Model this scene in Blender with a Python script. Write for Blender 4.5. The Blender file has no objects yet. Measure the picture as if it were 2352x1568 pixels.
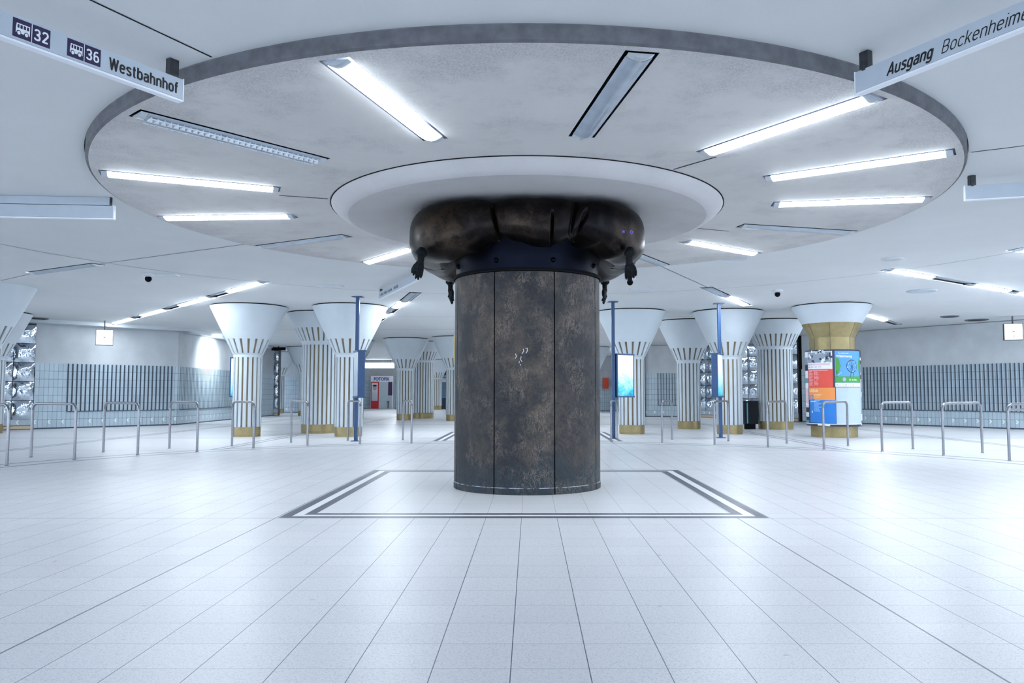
import bpy, bmesh, math, random
from mathutils import Vector, Matrix, geometry
random.seed(7)
SC = bpy.context.scene
COL = SC.collection
PI = math.pi
# ------------------------------------------------------------------ camera model (photo frame 2352 x 1568)
F, PX, PY, EYE = 1811.0, 1218.0, 784.0, 1.2
TH = math.atan(118 / F); CT, ST = math.cos(TH), math.sin(TH)
def atz(x, y, z=0.0):          # where the sight line of a photo point meets the level z
    h = z - EYE; d = F * h / (CT * (902 - y))
    return (x - PX) * d / F, (d - h * ST) / CT
def atd(x, Y):                 # X at eye level for a photo column at distance Y
    return (x - PX) * (Y * CT) / F
cam = bpy.data.cameras.new('camera'); co = bpy.data.objects.new('camera', cam); COL.objects.link(co)
cam.sensor_width = 36; cam.lens = F / 2352 * 36; cam.shift_x = -42 / 2352; cam.clip_start = .05; cam.clip_end = 300
co.location = (0, 0, EYE); co.rotation_euler = (PI / 2 + TH, 0, 0)
SC.camera = co
CX, CY = -.04, 10.3            # centre of the bronze pillar and of the round ceiling
def zc(Y):                     # ceiling level
    return 3.70 - .0055 * (Y - 5) if Y < 20 else 3.6175

# ------------------------------------------------------------------ materials
class V:
    def __init__(s, nt, sock): s.nt, s.k = nt, sock
    def _m(s, op, b=None, c=None):
        n = s.nt.nodes.new('ShaderNodeMath'); n.operation = op
        for i, v in enumerate((s, b, c)):
            if v is None: continue
            if isinstance(v, V): s.nt.links.new(v.k, n.inputs[i])
            else: n.inputs[i].default_value = v
        return V(s.nt, n.outputs[0])
    def __add__(s, o): return s._m('ADD', o)
    def __sub__(s, o): return s._m('SUBTRACT', o)
    def __mul__(s, o): return s._m('MULTIPLY', o)
    def __truediv__(s, o): return s._m('DIVIDE', o)
    def abs(s): return s._m('ABSOLUTE')
    def lt(s, o): return s._m('LESS_THAN', o)
    def gt(s, o): return s._m('GREATER_THAN', o)
    def mx(s, o): return s._m('MAXIMUM', o)
    def mn(s, o): return s._m('MINIMUM', o)
    def fl(s): return s._m('FLOOR')
    def sqrt(s): return s._m('SQRT')
    def near(s, t, w): return (s - t).abs().lt(w)
    def joint(s, o, t, w):      # 1 on the joints of a grid of step t starting at o
        a = (s - o) / t + .5
        return ((a._m('FRACT') - .5).abs() * t).lt(w)
def newmat(name):
    m = bpy.data.materials.new(name); m.use_nodes = True
    nt = m.node_tree; b = nt.nodes['Principled BSDF']
    return m, nt, b
def setin(b, **k):
    for a, v in k.items():
        a = a.replace('_', ' ')
        if a in b.inputs: b.inputs[a].default_value = v
def coords(nt, kind='Object'):
    tc = nt.nodes.new('ShaderNodeTexCoord'); sp = nt.nodes.new('ShaderNodeSeparateXYZ')
    nt.links.new(tc.outputs[kind], sp.inputs[0])
    return tc.outputs[kind], V(nt, sp.outputs[0]), V(nt, sp.outputs[1]), V(nt, sp.outputs[2])
def noise(nt, vec, scale, detail=4, rough=.55, dist=0, out='Fac', stretch=None):
    n = nt.nodes.new('ShaderNodeTexNoise'); n.inputs['Scale'].default_value = scale
    n.inputs['Detail'].default_value = detail; n.inputs['Roughness'].default_value = rough; n.inputs['Distortion'].default_value = dist
    if stretch:
        mp = nt.nodes.new('ShaderNodeMapping'); mp.inputs['Scale'].default_value = stretch
        nt.links.new(vec, mp.inputs[0]); vec = mp.outputs[0]
    nt.links.new(vec, n.inputs['Vector']); return V(nt, n.outputs[out])
def ramp(nt, v, stops):
    r = nt.nodes.new('ShaderNodeValToRGB'); e = r.color_ramp.elements
    while len(e) < len(stops): e.new(.5)
    for i, (p, c) in enumerate(stops): e[i].position = p; e[i].color = (*c, 1)
    nt.links.new(v.k, r.inputs[0]); return r.outputs[0]
def mix(nt, fac, a, b):
    n = nt.nodes.new('ShaderNodeMix'); n.data_type = 'RGBA'
    for i, v in ((0, fac), (6, a), (7, b)):
        if isinstance(v, V): nt.links.new(v.k, n.inputs[i])
        elif hasattr(v, 'links'): nt.links.new(v, n.inputs[i])
        elif isinstance(v, tuple): n.inputs[i].default_value = (*v, 1)
        else: n.inputs[i].default_value = v
    return n.outputs[2]
def bump(nt, b, v, strength=.2, dist=.01):
    n = nt.nodes.new('ShaderNodeBump'); n.inputs['Strength'].default_value = strength; n.inputs['Distance'].default_value = dist
    nt.links.new(v.k, n.inputs['Height']); nt.links.new(n.outputs[0], b.inputs['Normal'])
def plain(name, col, rough=.5, metal=0., var=.08, scale=8, spec=.5, bmp=0, **k):
    m, nt, b = newmat(name); vec, *_ = coords(nt)
    nz = noise(nt, vec, scale, 5)
    c = ramp(nt, nz, [(.25, tuple(x * (1 - var) for x in col)), (.75, tuple(min(1, x * (1 + var)) for x in col))])
    nt.links.new(c, b.inputs['Base Color']); setin(b, Roughness=rough, Metallic=metal, Specular_IOR_Level=spec, **k)
    if bmp: bump(nt, b, noise(nt, vec, scale * 12, 3), bmp, .004)
    return m
def emit(name, col, strength, base=(.8, .8, .8)):
    m, nt, b = newmat(name); vec, *_ = coords(nt)
    b.inputs['Emission Color'].default_value = (*col, 1); setin(b, Emission_Strength=strength, Base_Color=(*base, 1), Roughness=.4)
    return m
M = {}
M['plaster'] = plain('wall_plaster', (.50, .535, .57), .85, var=.13, scale=1.2, bmp=.15)
def ceiling_mat(name, col, var, dirt):
    m, nt, b = newmat(name); vec, x, y, z = coords(nt)
    big = noise(nt, vec, .7, 5, .6); grain = noise(nt, vec, 120, 2, .7)
    c = ramp(nt, big, [(.3, tuple(v * (1 - var) for v in col)), (.7, col)])
    c = mix(nt, ((grain - .5) * 1.6)._m('ABSOLUTE') * .28, c, tuple(v * .3 for v in col))
    if dirt:                    # soot marks that cling to the concrete in patches
        p = noise(nt, vec, 1.7, 7, .68); s = noise(nt, vec, 70, 3, .85)
        rr = ((x - CX) * (x - CX) + (y - CY) * (y - CY)).sqrt(); p = p + ((rr - 4.35) * .30)._m('MAXIMUM', 0)._m('MINIMUM', .2)
        k = ((p - .50) * 5)._m('MAXIMUM', 0)._m('MINIMUM', 1) * ((s - .38) * 3)._m('MAXIMUM', 0)._m('MINIMUM', 1) * dirt
        c = mix(nt, k, c, (.12, .125, .15))
    nt.links.new(c, b.inputs['Base Color']); setin(b, Roughness=.75, Specular_IOR_Level=.3)
    bump(nt, b, grain, .12, .003)
    return m
M['ceiling'] = ceiling_mat('ceiling_render', (.70, .725, .745), .06, 0)
M['disc'] = ceiling_mat('disc_concrete', (.645, .64, .645), .10, .55)
M['dish'] = ceiling_mat('dish_plaster', (.575, .572, .59), .14, .25)
M['rim'] = plain('board_marked_rim', (.125, .13, .145), .8, var=.28, scale=9, bmp=.5)
M['white'] = plain('column_white', (.55, .61, .66), .5, var=.04, scale=2)
M['gold'] = plain('brass_gold', (.33, .265, .13), .36, .5, var=.16, scale=6)
M['golddull'] = plain('brass_inlay', (.25, .20, .125), .5, .3, var=.15, scale=6)
M['black'] = plain('black_gap', (.004, .005, .007), .7, var=.1, spec=.1)
M['dark'] = plain('dark_grey_metal', (.06, .065, .075), .5, .3)
M['trough'] = plain('dark_trough_metal', (.006, .010, .022), .6, .0)
M['steel'] = plain('brushed_steel', (.27, .275, .30), .27, 1., var=.12, scale=30)
M['lampend'] = plain('lamp_end_cap', (.45, .50, .55), .4)
M['lampoff'] = plain('dark_lamp_diffuser', (.36, .42, .49), .12, var=.1, scale=6)
M['lampfin'] = plain('lamp_louvre_white', (.66, .72, .78), .35)
M['lamp'] = emit('lit_lamp_diffuser', (.845, .93, 1.0), 12.5)
M['lampfar'] = emit('lit_lamp_diffuser_bright_tube', (.845, .93, 1.0), 17)
M['blue'] = plain('blue_post_paint', (.024, .085, .225), .35, var=.12, scale=5, spec=.6)
M['lampright'] = emit('lit_lamp_diffuser_strong_tube', (.845, .93, 1.0), 22)
M['signgrey'] = plain('sign_face_grey', (.44, .50, .57), .4, var=.04)
M['signwhite'] = plain('sign_under_white', (.80, .84, .90), .35, var=.02)
M['signend'] = plain('sign_bracket_metal', (.06, .063, .07), .45, .5, var=.35, scale=20)
M['ink'] = plain('black_lettering', (.006, .006, .009), .5)
M['navy'] = plain('dark_violet_panel', (.022, .014, .06), .45)
M['letterwhite'] = plain('white_lettering', (.74, .78, .84), .5)
M['clock'] = emit('lit_clock_face', (.95, .98, 1), .45)
M['bin'] = plain('black_bin', (.005, .008, .013), .45, spec=.2)
M['cyan'] = plain('cyan_stripe', (.03, .36, .42), .4)
M['red'] = plain('red_paint', (.52, .02, .03), .4)
M['orange'] = plain('orange_red_box', (.70, .06, .02), .45)
M['boothwhite'] = plain('booth_white', (.75, .78, .82), .5)
M['boothgrey'] = plain('booth_grey', (.42, .50, .56), .5)
M['curtain'] = plain('violet_curtain', (.06, .03, .09), .8)
M['logo'] = plain('blue_logo', (.015, .03, .30), .5)
M['glowwhite'] = emit('lit_white_box', (.90, .96, 1), 2)
M['yellow'] = plain('yellow_notice', (.80, .68, .30), .5)
M['beige'] = plain('beige_skirting', (.55, .45, .33), .5)
M['vent'] = plain('vent_white', (.66, .71, .76), .5)
M['ventdark'] = plain('vent_dark', (.10, .12, .14), .6)
M['joint'] = plain('ceiling_joint_sealant', (.012, .015, .02), .8, spec=.1)
M['chevron'] = plain('pale_chevron_tile', (.80, .88, .88), .4)
M['skin'] = plain('poster_grey_tone', (.42, .33, .32), .6)
def P(name, col): 
    if name not in M: M[name] = plain('print_' + name, col, .55, var=.03)
    return M[name]

def bronze(name, dark, mid, light, green, metal=.65, rough=.42, crack=.8):
    m, nt, b = newmat(name); vec, x, y, z = coords(nt)
    n1 = noise(nt, vec, 1.5, 3, .62, .5, stretch=(1, 1, .7)); n2 = noise(nt, vec, 9, 6, .72, .3); n3 = noise(nt, vec, 42, 3, .7, .4)
    k = n1 * .50 + n2 * .35 + n3 * .15
    c = ramp(nt, k, [(.38, dark), (.49, mid), (.60, light), (.70, tuple(v * 1.5 for v in light))])
    g = ((noise(nt, vec, 2.1, 5, .6) - .5) * 4)._m('MAXIMUM', 0)._m('MINIMUM', 1) * .5
    c = mix(nt, g, c, green)
    if name.startswith('bronze_panel'):     # ragged blue-green patina creeping up from the foot, drips and scuffs
        rg = noise(nt, vec, 3.0, 5, .7, .4, stretch=(1, 1, .35)) * 1.1 - z
        c = mix(nt, ((rg - .08) * 3.2)._m('MAXIMUM', 0)._m('MINIMUM', 1) * .8, c, (.026, .042, .056))
        c = mix(nt, z.near(.079, .004) * (noise(nt, vec, 9, 3) - .42)._m('MULTIPLY', 9)._m('MAXIMUM', 0)._m('MINIMUM', 1), c, (.45, .52, .58))
    if crack:                   # fine pale scratches and creases in the patina
        s = noise(nt, vec, 13, 6, .78, 1.6, stretch=(1, 1, .45))
        ln = ((s - .5).abs() * -38 + 1)._m('MAXIMUM', 0) * ((noise(nt, vec, 3.3, 4) - .47) * 7)._m('MAXIMUM', 0)._m('MINIMUM', 1)
        c = mix(nt, ln * crack, c, tuple(min(1, v * 3.4) for v in light))
        w = noise(nt, vec, 22, 5, .8, 1.2, stretch=(1, 1, .5))
        dk = ((w - .5).abs() * -30 + 1)._m('MAXIMUM', 0)
        c = mix(nt, dk * .55, c, tuple(v * .35 for v in dark))
        bump(nt, b, w * .6 + n2 * .7 + n3 * .3, .75, .02)
    else: bump(nt, b, n2 * .6 + n3 * .2, .22, .012)
    nt.links.new(c, b.inputs['Base Color']); setin(b, Metallic=metal, Roughness=rough)
    if name == 'bronze_black_hand': setin(b, Specular_IOR_Level=.12)
    rr = n2 * .35 + (rough - .14); nt.links.new(rr.k, b.inputs['Roughness'])
    return m
M['bronze'] = bronze('bronze_panel_patina', (.011, .013, .020), (.034, .033, .038), (.100, .082, .068), (.016, .026, .028), .25, .50)
M['capbronze'] = bronze('bronze_polished_capital', (.005, .005, .007), (.016, .013, .012), (.052, .038, .028), (.010, .011, .016), .9, .34, 0)
M['collar'] = plain('blue_black_steel', (.0035, .005, .012), .38, .8, var=.3, scale=5, spec=.2)
M['hand'] = bronze('bronze_black_hand', (.002, .003, .004), (.005, .007, .009), (.016, .020, .024), (.004, .007, .010), .2, .5, .2)

def tile_mat():
    m, nt, b = newmat('wall_tiles'); vec, x, y, z = coords(nt)
    j = x.joint(0, .14, .004).mx(z.joint(.04, .27, .005))
    tint = nt.nodes.new('ShaderNodeTexWhiteNoise'); cb = nt.nodes.new('ShaderNodeCombineXYZ')
    nt.links.new((x / .14).fl().k, cb.inputs[0]); nt.links.new(((z - .04) / .27).fl().k, cb.inputs[1]); nt.links.new(cb.outputs[0], tint.inputs['Vector'])
    c = mix(nt, V(nt, tint.outputs['Value']), (.42, .52, .60), (.48, .585, .65))
    c = mix(nt, j, c, (.085, .12, .16)); nt.links.new(c, b.inputs['Base Color']); setin(b, Roughness=.28)
    bump(nt, b, noise(nt, vec, 14, 2), .06, .01)
    return m
M['tiles'] = tile_mat()
M['slat'] = plain('dark_slat', (.055, .08, .115), .5)

def mirror_mat():
    m, nt, b = newmat('moulded_mirror'); vec, x, y, z = coords(nt)
    setin(b, Metallic=1., Roughness=.07, Base_Color=(.62, .70, .80, 1))
    bump(nt, b, noise(nt, vec, 2.2, 3, .5, .6), .55, .10)
    return m
M['mirror'] = mirror_mat()

def floor_mat():
    m, nt, b = newmat('terrazzo_floor'); vec, x, y, z = coords(nt)
    T = .342
    gx = x + .085
    reg = gx.joint(0, T, .0023) * x.near(-2.448, .06)._m('SUBTRACT', 1).abs() * x.near(1.99, .06)._m('SUBTRACT', 1).abs()
    row = y.joint(7.57 + .06, T, .0028)
    tint = nt.nodes.new('ShaderNodeTexWhiteNoise'); cb = nt.nodes.new('ShaderNodeCombineXYZ')
    nt.links.new((gx / T).fl().k, cb.inputs[0]); nt.links.new(((y - 7.63) / T).fl().k, cb.inputs[1]); nt.links.new(cb.outputs[0], tint.inputs['Vector'])
    c = mix(nt, V(nt, tint.outputs['Value']), (.745, .745, .765), (.78, .78, .80))
    sp = noise(nt, vec, 95, 3, .75); sp2 = noise(nt, vec, 260, 2, .7); blot = noise(nt, vec, 1.1, 6, .65)
    c = mix(nt, ((noise(nt, vec, 34, 4, .8) - .50) * 5)._m('MAXIMUM', 0)._m('MINIMUM', 1) * .30, c, (.36, .40, .48))
    c = mix(nt, ((sp - .53) * 7)._m('MAXIMUM', 0)._m('MINIMUM', 1) * .60, c, (.25, .28, .34))
    c = mix(nt, ((sp2 - .56) * 8)._m('MAXIMUM', 0)._m('MINIMUM', 1) * .30, c, (.16, .18, .24))
    c = mix(nt, ((blot - .5) * 2)._m('MAXIMUM', 0)._m('MINIMUM', 1) * .12, c, (.50, .54, .62))
    st = noise(nt, vec, 9, 1, .3, stretch=(1, 1.6, 1))        # small trodden marks
    c = mix(nt, ((st - .80) * 30)._m('MAXIMUM', 0)._m('MINIMUM', 1) * .6, c, (.25, .28, .34))
    c = mix(nt, row * .55, c, (.22, .28, .38))
    c = mix(nt, reg * .9, c, (.06, .09, .14))
    rad = ((x - CX) * (x - CX) + (y - CY) * (y - CY)).sqrt()
    ax = x.abs()
    beyond = rad.gt(9.3)
    dbl = rad.near(8.86, .055).mx(rad.near(9.36, .055))
    dbl = dbl.mx((ax.near(10.84, .045).mx(ax.near(11.06, .045))).mx(ax.near(6.56, .04).mx(ax.near(6.78, .04))) * beyond)
    strong = x.near(-2.448, .0062).mx(x.near(1.99, .0062)).mx(y.near(7.66, .006)).mx(y.near(12.42, .007))
    strong = strong.mx(y.near(16.6, .012)).mx(y.near(21.2, .040)).mx(y.near(25.1, .045)).mx(y.near(30.2, .06)).mx(y.near(36.0, .07)).mx(y.near(44.0, .09))
    c = mix(nt, dbl * .80, c, (.10, .115, .17)); c = mix(nt, strong * .82, c, (.05, .07, .11))
    for yc_ in (10.045, 22.07):
        s = (x + .065).abs().mx((y - yc_).abs())
        dk = s.lt(2.365) * s.gt(2.262) + s.lt(2.168) * s.gt(2.068)
        wh = s.lt(2.262) * s.gt(2.168)
        fine = (x.joint(0, .114, .002).mx(y.joint(0, .114, .002)))
        c = mix(nt, s.lt(2.068) * .35, c, (.82, .83, .85)); c = mix(nt, dk * .95, c, (.045, .048, .085)); c = mix(nt, dk * fine * .4, c, (.3, .34, .4)); c = mix(nt, wh, c, (.84, .85, .87))
    nt.links.new(c, b.inputs['Base Color'])
    setin(b, Specular_IOR_Level=.42)
    nt.links.new((noise(nt, vec, 2, 3) * .16 + .26).k, b.inputs['Roughness'])
    
    return m
M['floor'] = floor_mat()

# ------------------------------------------------------------------ mesh helpers
class MB:
    def __init__(s): s.v, s.f, s.m = [], [], []
    def add(s, vs, fs, mi=0):
        o = len(s.v); s.v += [tuple(p) for p in vs]; s.f += [tuple(i + o for i in f) for f in fs]; s.m += [mi] * len(fs)
    def box(s, c, d, mi=0, mat=None):
        x, y, z = (v / 2 for v in d)
        vs = [Vector((sx * x, sy * y, sz * z)) for sz in (-1, 1) for sy in (-1, 1) for sx in (-1, 1)]
        if mat: vs = [mat @ p for p in vs]
        s.add([p + Vector(c) for p in vs], [(0, 2, 3, 1), (4, 5, 7, 6), (0, 1, 5, 4), (2, 6, 7, 3), (0, 4, 6, 2), (1, 3, 7, 5)], mi)
    def lathe(s, prof, n=48, c=(0, 0), mi=0, a0=0, a1=2 * PI, caps=False):
        full = abs(a1 - a0 - 2 * PI) < 1e-6; k = n if full else n + 1; vs = []
        for r, z in prof:
            for i in range(k):
                a = a0 + (a1 - a0) * i / n; vs.append((c[0] + r * math.cos(a), c[1] + r * math.sin(a), z))
        fs = []
        for j in range(len(prof) - 1):
            for i in range(n):
                i2 = (i + 1) % k
                fs.append((j * k + i, j * k + i2, (j + 1) * k + i2, (j + 1) * k + i))
        if caps and full:
            fs.append(tuple(reversed(range(k)))); fs.append(tuple((len(prof) - 1) * k + i for i in range(k)))
        s.add(vs, fs, mi)
    def tube(s, pts, r, n=12, mi=0, radii=None):
        pts = [Vector(p) for p in pts]; vs = []; prev = None
        for i, p in enumerate(pts):
            t = (pts[min(i + 1, len(pts) - 1)] - pts[max(i - 1, 0)]).normalized()
            if prev is None:
                u = t.cross(Vector((0, 0, 1)));
                if u.length < .1: u = t.cross(Vector((0, 1, 0)))
            else: u = prev - t * prev.dot(t)
            u.normalize(); prev = u; w = t.cross(u); rr = radii[i] if radii else r
            for k in range(n):
                a = 2 * PI * k / n; vs.append(p + (u * math.cos(a) + w * math.sin(a)) * rr)
        fs = [(i * n + k, i * n + (k + 1) % n, (i + 1) * n + (k + 1) % n, (i + 1) * n + k) for i in range(len(pts) - 1) for k in range(n)]
        fs += [tuple(reversed(range(n))), tuple((len(pts) - 1) * n + k for k in range(n))]
        s.add(vs, fs, mi)
    def poly(s, pts, mi=0): s.add(pts, [tuple(range(len(pts)))], mi)
    def sphere(s, c, r, nu=16, nv=10, mi=0, sc=(1, 1, 1)):
        prof = [(max(1e-4, math.sin(PI * j / nv)) * r, -math.cos(PI * j / nv) * r) for j in range(nv + 1)]; vs = []
        for rr, z in prof:
            for i in range(nu):
                a = 2 * PI * i / nu; vs.append((c[0] + rr * math.cos(a) * sc[0], c[1] + rr * math.sin(a) * sc[1], c[2] + z * sc[2]))
        s.add(vs, [(j * nu + i, j * nu + (i + 1) % nu, (j + 1) * nu + (i + 1) % nu, (j + 1) * nu + i) for j in range(nv) for i in range(nu)], mi)
    def build(s, name, mats, parent=None, smooth=False, loc=None, rotz=0, fix=True, angle=None):
        me = bpy.data.meshes.new(name); me.from_pydata(s.v, [], s.f)
        for m in (mats if isinstance(mats, (list, tuple)) else [mats]): me.materials.append(M[m] if isinstance(m, str) else m)
        me.polygons.foreach_set('material_index', s.m); me.update()
        if fix:
            bm = bmesh.new(); bm.from_mesh(me); bmesh.ops.recalc_face_normals(bm, faces=bm.faces); bm.to_mesh(me); bm.free()
        if smooth:
            me.polygons.foreach_set('use_smooth', [True] * len(me.polygons))
            if angle is not None: me.set_sharp_from_angle(angle=angle)
        o = bpy.data.objects.new(name, me); COL.objects.link(o)
        if parent: o.parent = parent
        if loc: o.location = loc
        if rotz: o.rotation_euler.z = rotz
        return o
def tag(o, label=None, cat=None, group=None, kind=None):
    if label: o['label'] = label
    if cat: o['category'] = cat
    if group: o['group'] = group
    if kind: o['kind'] = kind
    return o
def empty(name, loc, rz=0, label=None, cat=None, group=None, kind=None):
    o = bpy.data.objects.new(name, None); COL.objects.link(o); o.location = loc; o.rotation_euler.z = rz; o.empty_display_size = .2
    return tag(o, label, cat, group, kind)
def copy_tree(o, parent=None):
    c = o.copy(); COL.objects.link(c)
    if parent: c.parent = parent
    for ch in [q for q in bpy.data.objects if q.parent == o]: copy_tree(ch, c)
    return c
def text_mb(txt, size, depth=.002, offset=0., shear=0., sx=1., mi=0, spacing=1.0):
    cu = bpy.data.curves.new('t', 'FONT'); cu.body = txt; cu.size = size; cu.extrude = depth; cu.offset = offset; cu.shear = shear
    cu.space_character = spacing; cu.resolution_u = 3
    ob = bpy.data.objects.new('t', cu); COL.objects.link(ob)
    me = bpy.data.meshes.new_from_object(ob)
    vs = [(v.co.x * sx, v.co.y, v.co.z) for v in me.vertices]; fs = [tuple(p.vertices) for p in me.polygons]
    bpy.data.objects.remove(ob); bpy.data.curves.remove(cu); bpy.data.meshes.remove(me)
    return vs, fs

# condensed grotesque letters drawn as strokes (cap height 1, x-height .73)
def _se(cx, cy, rx, ry, a0, a1, n=14, ex=2.5):
    out = []
    for i in range(n + 1):
        a = math.radians(a0 + (a1 - a0) * i / n); ca, sa = math.cos(a), math.sin(a)
        out.append((cx + rx * math.copysign(abs(ca) ** (2 / ex), ca), cy + ry * math.copysign(abs(sa) ** (2 / ex), sa)))
    return out
XH = .73; HT = .027
GL = {
 'W': (.80, [[(.05, 1), (.22, 0), (.40, .95), (.58, 0), (.75, 1)]]), 'e': (.48, [[(.05, .39), (.43, .39)], _se(.24, XH / 2, .19, .325, 5, 322, 20)]),
 's': (.44, [_se(.22, .55, .165, .14, 25, 180) + [(.07, .50), (.20, .39), (.36, .31)] + _se(.22, .175, .165, .135, 40, -155)]),
 't': (.32, [[(.15, .95), (.15, .14)] + _se(.25, .10, .09, .06, 180, 270, 5), [(.02, .69), (.29, .69)]]),
 'b': (.50, [[(.06, 0), (.06, 1)], _se(.25, XH / 2, .19, .325, 0, 360, 24)]), 'a': (.47, [_se(.23, .54, .165, .15, 160, 0, 9) + [(.395, .08), (.43, 0)], _se(.20, .22, .155, .18, 75, 330, 14) + [(.39, .2)], [(.22, .41), (.39, .44)]]),
 'h': (.49, [[(.06, 0), (.06, 1)], [(.06, .45)] + _se(.24, .48, .18, .21, 180, 0) + [(.42, 0)]]), 'n': (.49, [[(.06, 0), (.06, XH - .03)], [(.06, .45)] + _se(.24, .48, .18, .21, 180, 0) + [(.42, 0)]]),
 'o': (.49, [_se(.24, XH / 2, .19, .325, 0, 360, 24)]), 'f': (.31, [[(.13, 0), (.13, .80)] + _se(.24, .83, .11, .12, 180, 90, 6) + [(.29, .95)], [(.01, .67), (.28, .67)]]),
 'A': (.60, [[(.03, 0), (.28, .97), (.32, .97), (.57, 0)], [(.13, .30), (.47, .30)]]), 'u': (.49, [[(.06, XH), (.06, .25)] + _se(.24, .25, .18, .21, 180, 360) + [(.42, .25)], [(.42, 0), (.42, XH)]]),
 'g': (.50, [_se(.23, .38, .18, .31, 0, 360, 24), [(.42, XH), (.42, -.08)] + _se(.23, -.08, .19, .16, 0, -150, 10)]),
 'B': (.56, [[(.07, 0), (.07, .96), (.28, .96)] + _se(.28, .73, .19, .23, 90, -90, 10) + [(.07, .50)], [(.28, .50)] + _se(.28, .27, .22, .24, 90, -90, 10) + [(.07, .03)]]),
 'c': (.45, [_se(.24, XH / 2, .19, .325, 38, 322, 20)]), 'k': (.46, [[(.06, 0), (.06, 1)], [(.40, XH), (.08, .30)], [(.19, .43), (.42, 0)]]),
 'i': (.16, [[(.08, 0), (.08, XH)], [(.08, .93), (.08, 1.0)]]), 'm': (.74, [[(.06, 0), (.06, XH - .03)], [(.06, .48)] + _se(.21, .50, .15, .19, 180, 0, 10) + [(.36, 0)], [(.36, .48)] + _se(.51, .50, .15, .19, 180, 0, 10) + [(.66, 0)]]),
 'r': (.32, [[(.06, 0), (.06, XH)], [(.06, .40)] + _se(.24, .44, .18, .24, 180, 95, 7)]),
 '3': (.54, [_se(.26, .74, .18, .21, 165, -80, 14) + [(.20, .52)], [(.22, .52)] + _se(.26, .26, .20, .22, 85, -165, 16)]), '2': (.54, [_se(.27, .72, .19, .23, 170, -15, 14) + [(.08, .07), (.08, .055), (.48, .055)]]),
 '6': (.54, [_se(.27, .31, .19, .26, 0, 360, 22), _se(.30, .55, .22, .40, 185, 70, 12)]), ' ': (.26, [])}
def stroke_text(txt, s0, s1, zb, cap, face, mat, root, wt=.15, shear=0., name='lettering'):
    """letters from s0 to s1 along a sign, on its face (-1 / +1)"""
    tot = sum(GL[c][0] + .05 + wt * .35 for c in txt); k = abs(s1 - s0) / tot; sg = 1 if s1 > s0 else -1; x = 0; b = MB(); y = [face * (HT + .0008)]
    def T(u, v): return (s0 + sg * (u * k + v * cap * shear), y[0], zb + v * cap)
    for c in txt:
        w, strokes = GL[c]
        for st in strokes:
            ax = cap / k              # keep the stroke weight even in both directions
            pts = [((x + u) , v * ax) for u, v in st]; hw = wt / 2
            for (a, c_), (d, e) in zip(pts, pts[1:]):
                L = math.hypot(d - a, e - c_) or 1e-6; nx, ny = -(e - c_) / L * hw, (d - a) / L * hw
                y[0] += face * 4e-6; b.poly([T(p, q / ax) for p, q in ((a + nx, c_ + ny), (d + nx, e + ny), (d - nx, e - ny), (a - nx, c_ - ny))])
            for (a, c_) in pts[1:-1]:
                y[0] += face * 4e-6; b.poly([T(a + hw * math.cos(j * PI / 4), (c_ + hw * math.sin(j * PI / 4)) / ax) for j in range(8)])
        x += w + .05 + wt * .35
    return b.build(name, mat, root, fix=False)

# ------------------------------------------------------------------ floor and ceiling
b = MB(); b.poly([(-24, -7, 0), (24, -7, 0), (24, 64, 0), (-24, 64, 0)])
b.add([(-24, -7, -.2), (24, -7, -.2), (24, 64, -.2), (-24, 64, -.2)], [(3, 2, 1, 0)])
tag(b.build('floor', 'floor', fix=False), kind='structure')

def rect_at(r0, r1, ang, w):    # rectangle of a radial light trough, in plan
    a = math.radians(ang); d = Vector((math.cos(a), math.sin(a))); n = Vector((-d.y, d.x)) * (w / 2); c = Vector((CX, CY))
    return [c + d * r0 - n, c + d * r1 - n, c + d * r1 + n, c + d * r0 + n]
TW = .25
DISC_L = [  # angle, lit, look
    (-105.8, 1, 'wide lit lamp on the near left of the round ceiling, left of the dark one'),
    (-80.5, 0, 'switched-off lamp on the near right of the round ceiling, clear grey diffuser'),
    (-55.4, 1, 'long lit lamp on the round ceiling running under the Ausgang sign'),
    (-31.9, 1, 'lit lamp next below the Ausgang sign lamp on the round ceiling'),
    (-8.6, 1, 'nearly level lit lamp at the right of the round ceiling'),
    (14.9, 0, 'switched-off slim lamp at the far right of the round ceiling'),
    (38.5, 1, 'short lit lamp on the far right of the round ceiling'),
    (59.5, 0, 'switched-off lamp just right of the bronze capital'),
    (126.3, 1, 'short lit lamp just left of the bronze capital'),
    (150.8, 0, 'switched-off slim lamp on the far left of the round ceiling'),
    (176.5, 1, 'level lit lamp at the left of the round ceiling'),
    (202.3, 1, 'lit lamp at the left edge of the round ceiling above the level one'),
    (228.2, 0, 'switched-off lamp with visible louvre pattern at the left of the round ceiling')]
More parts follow.
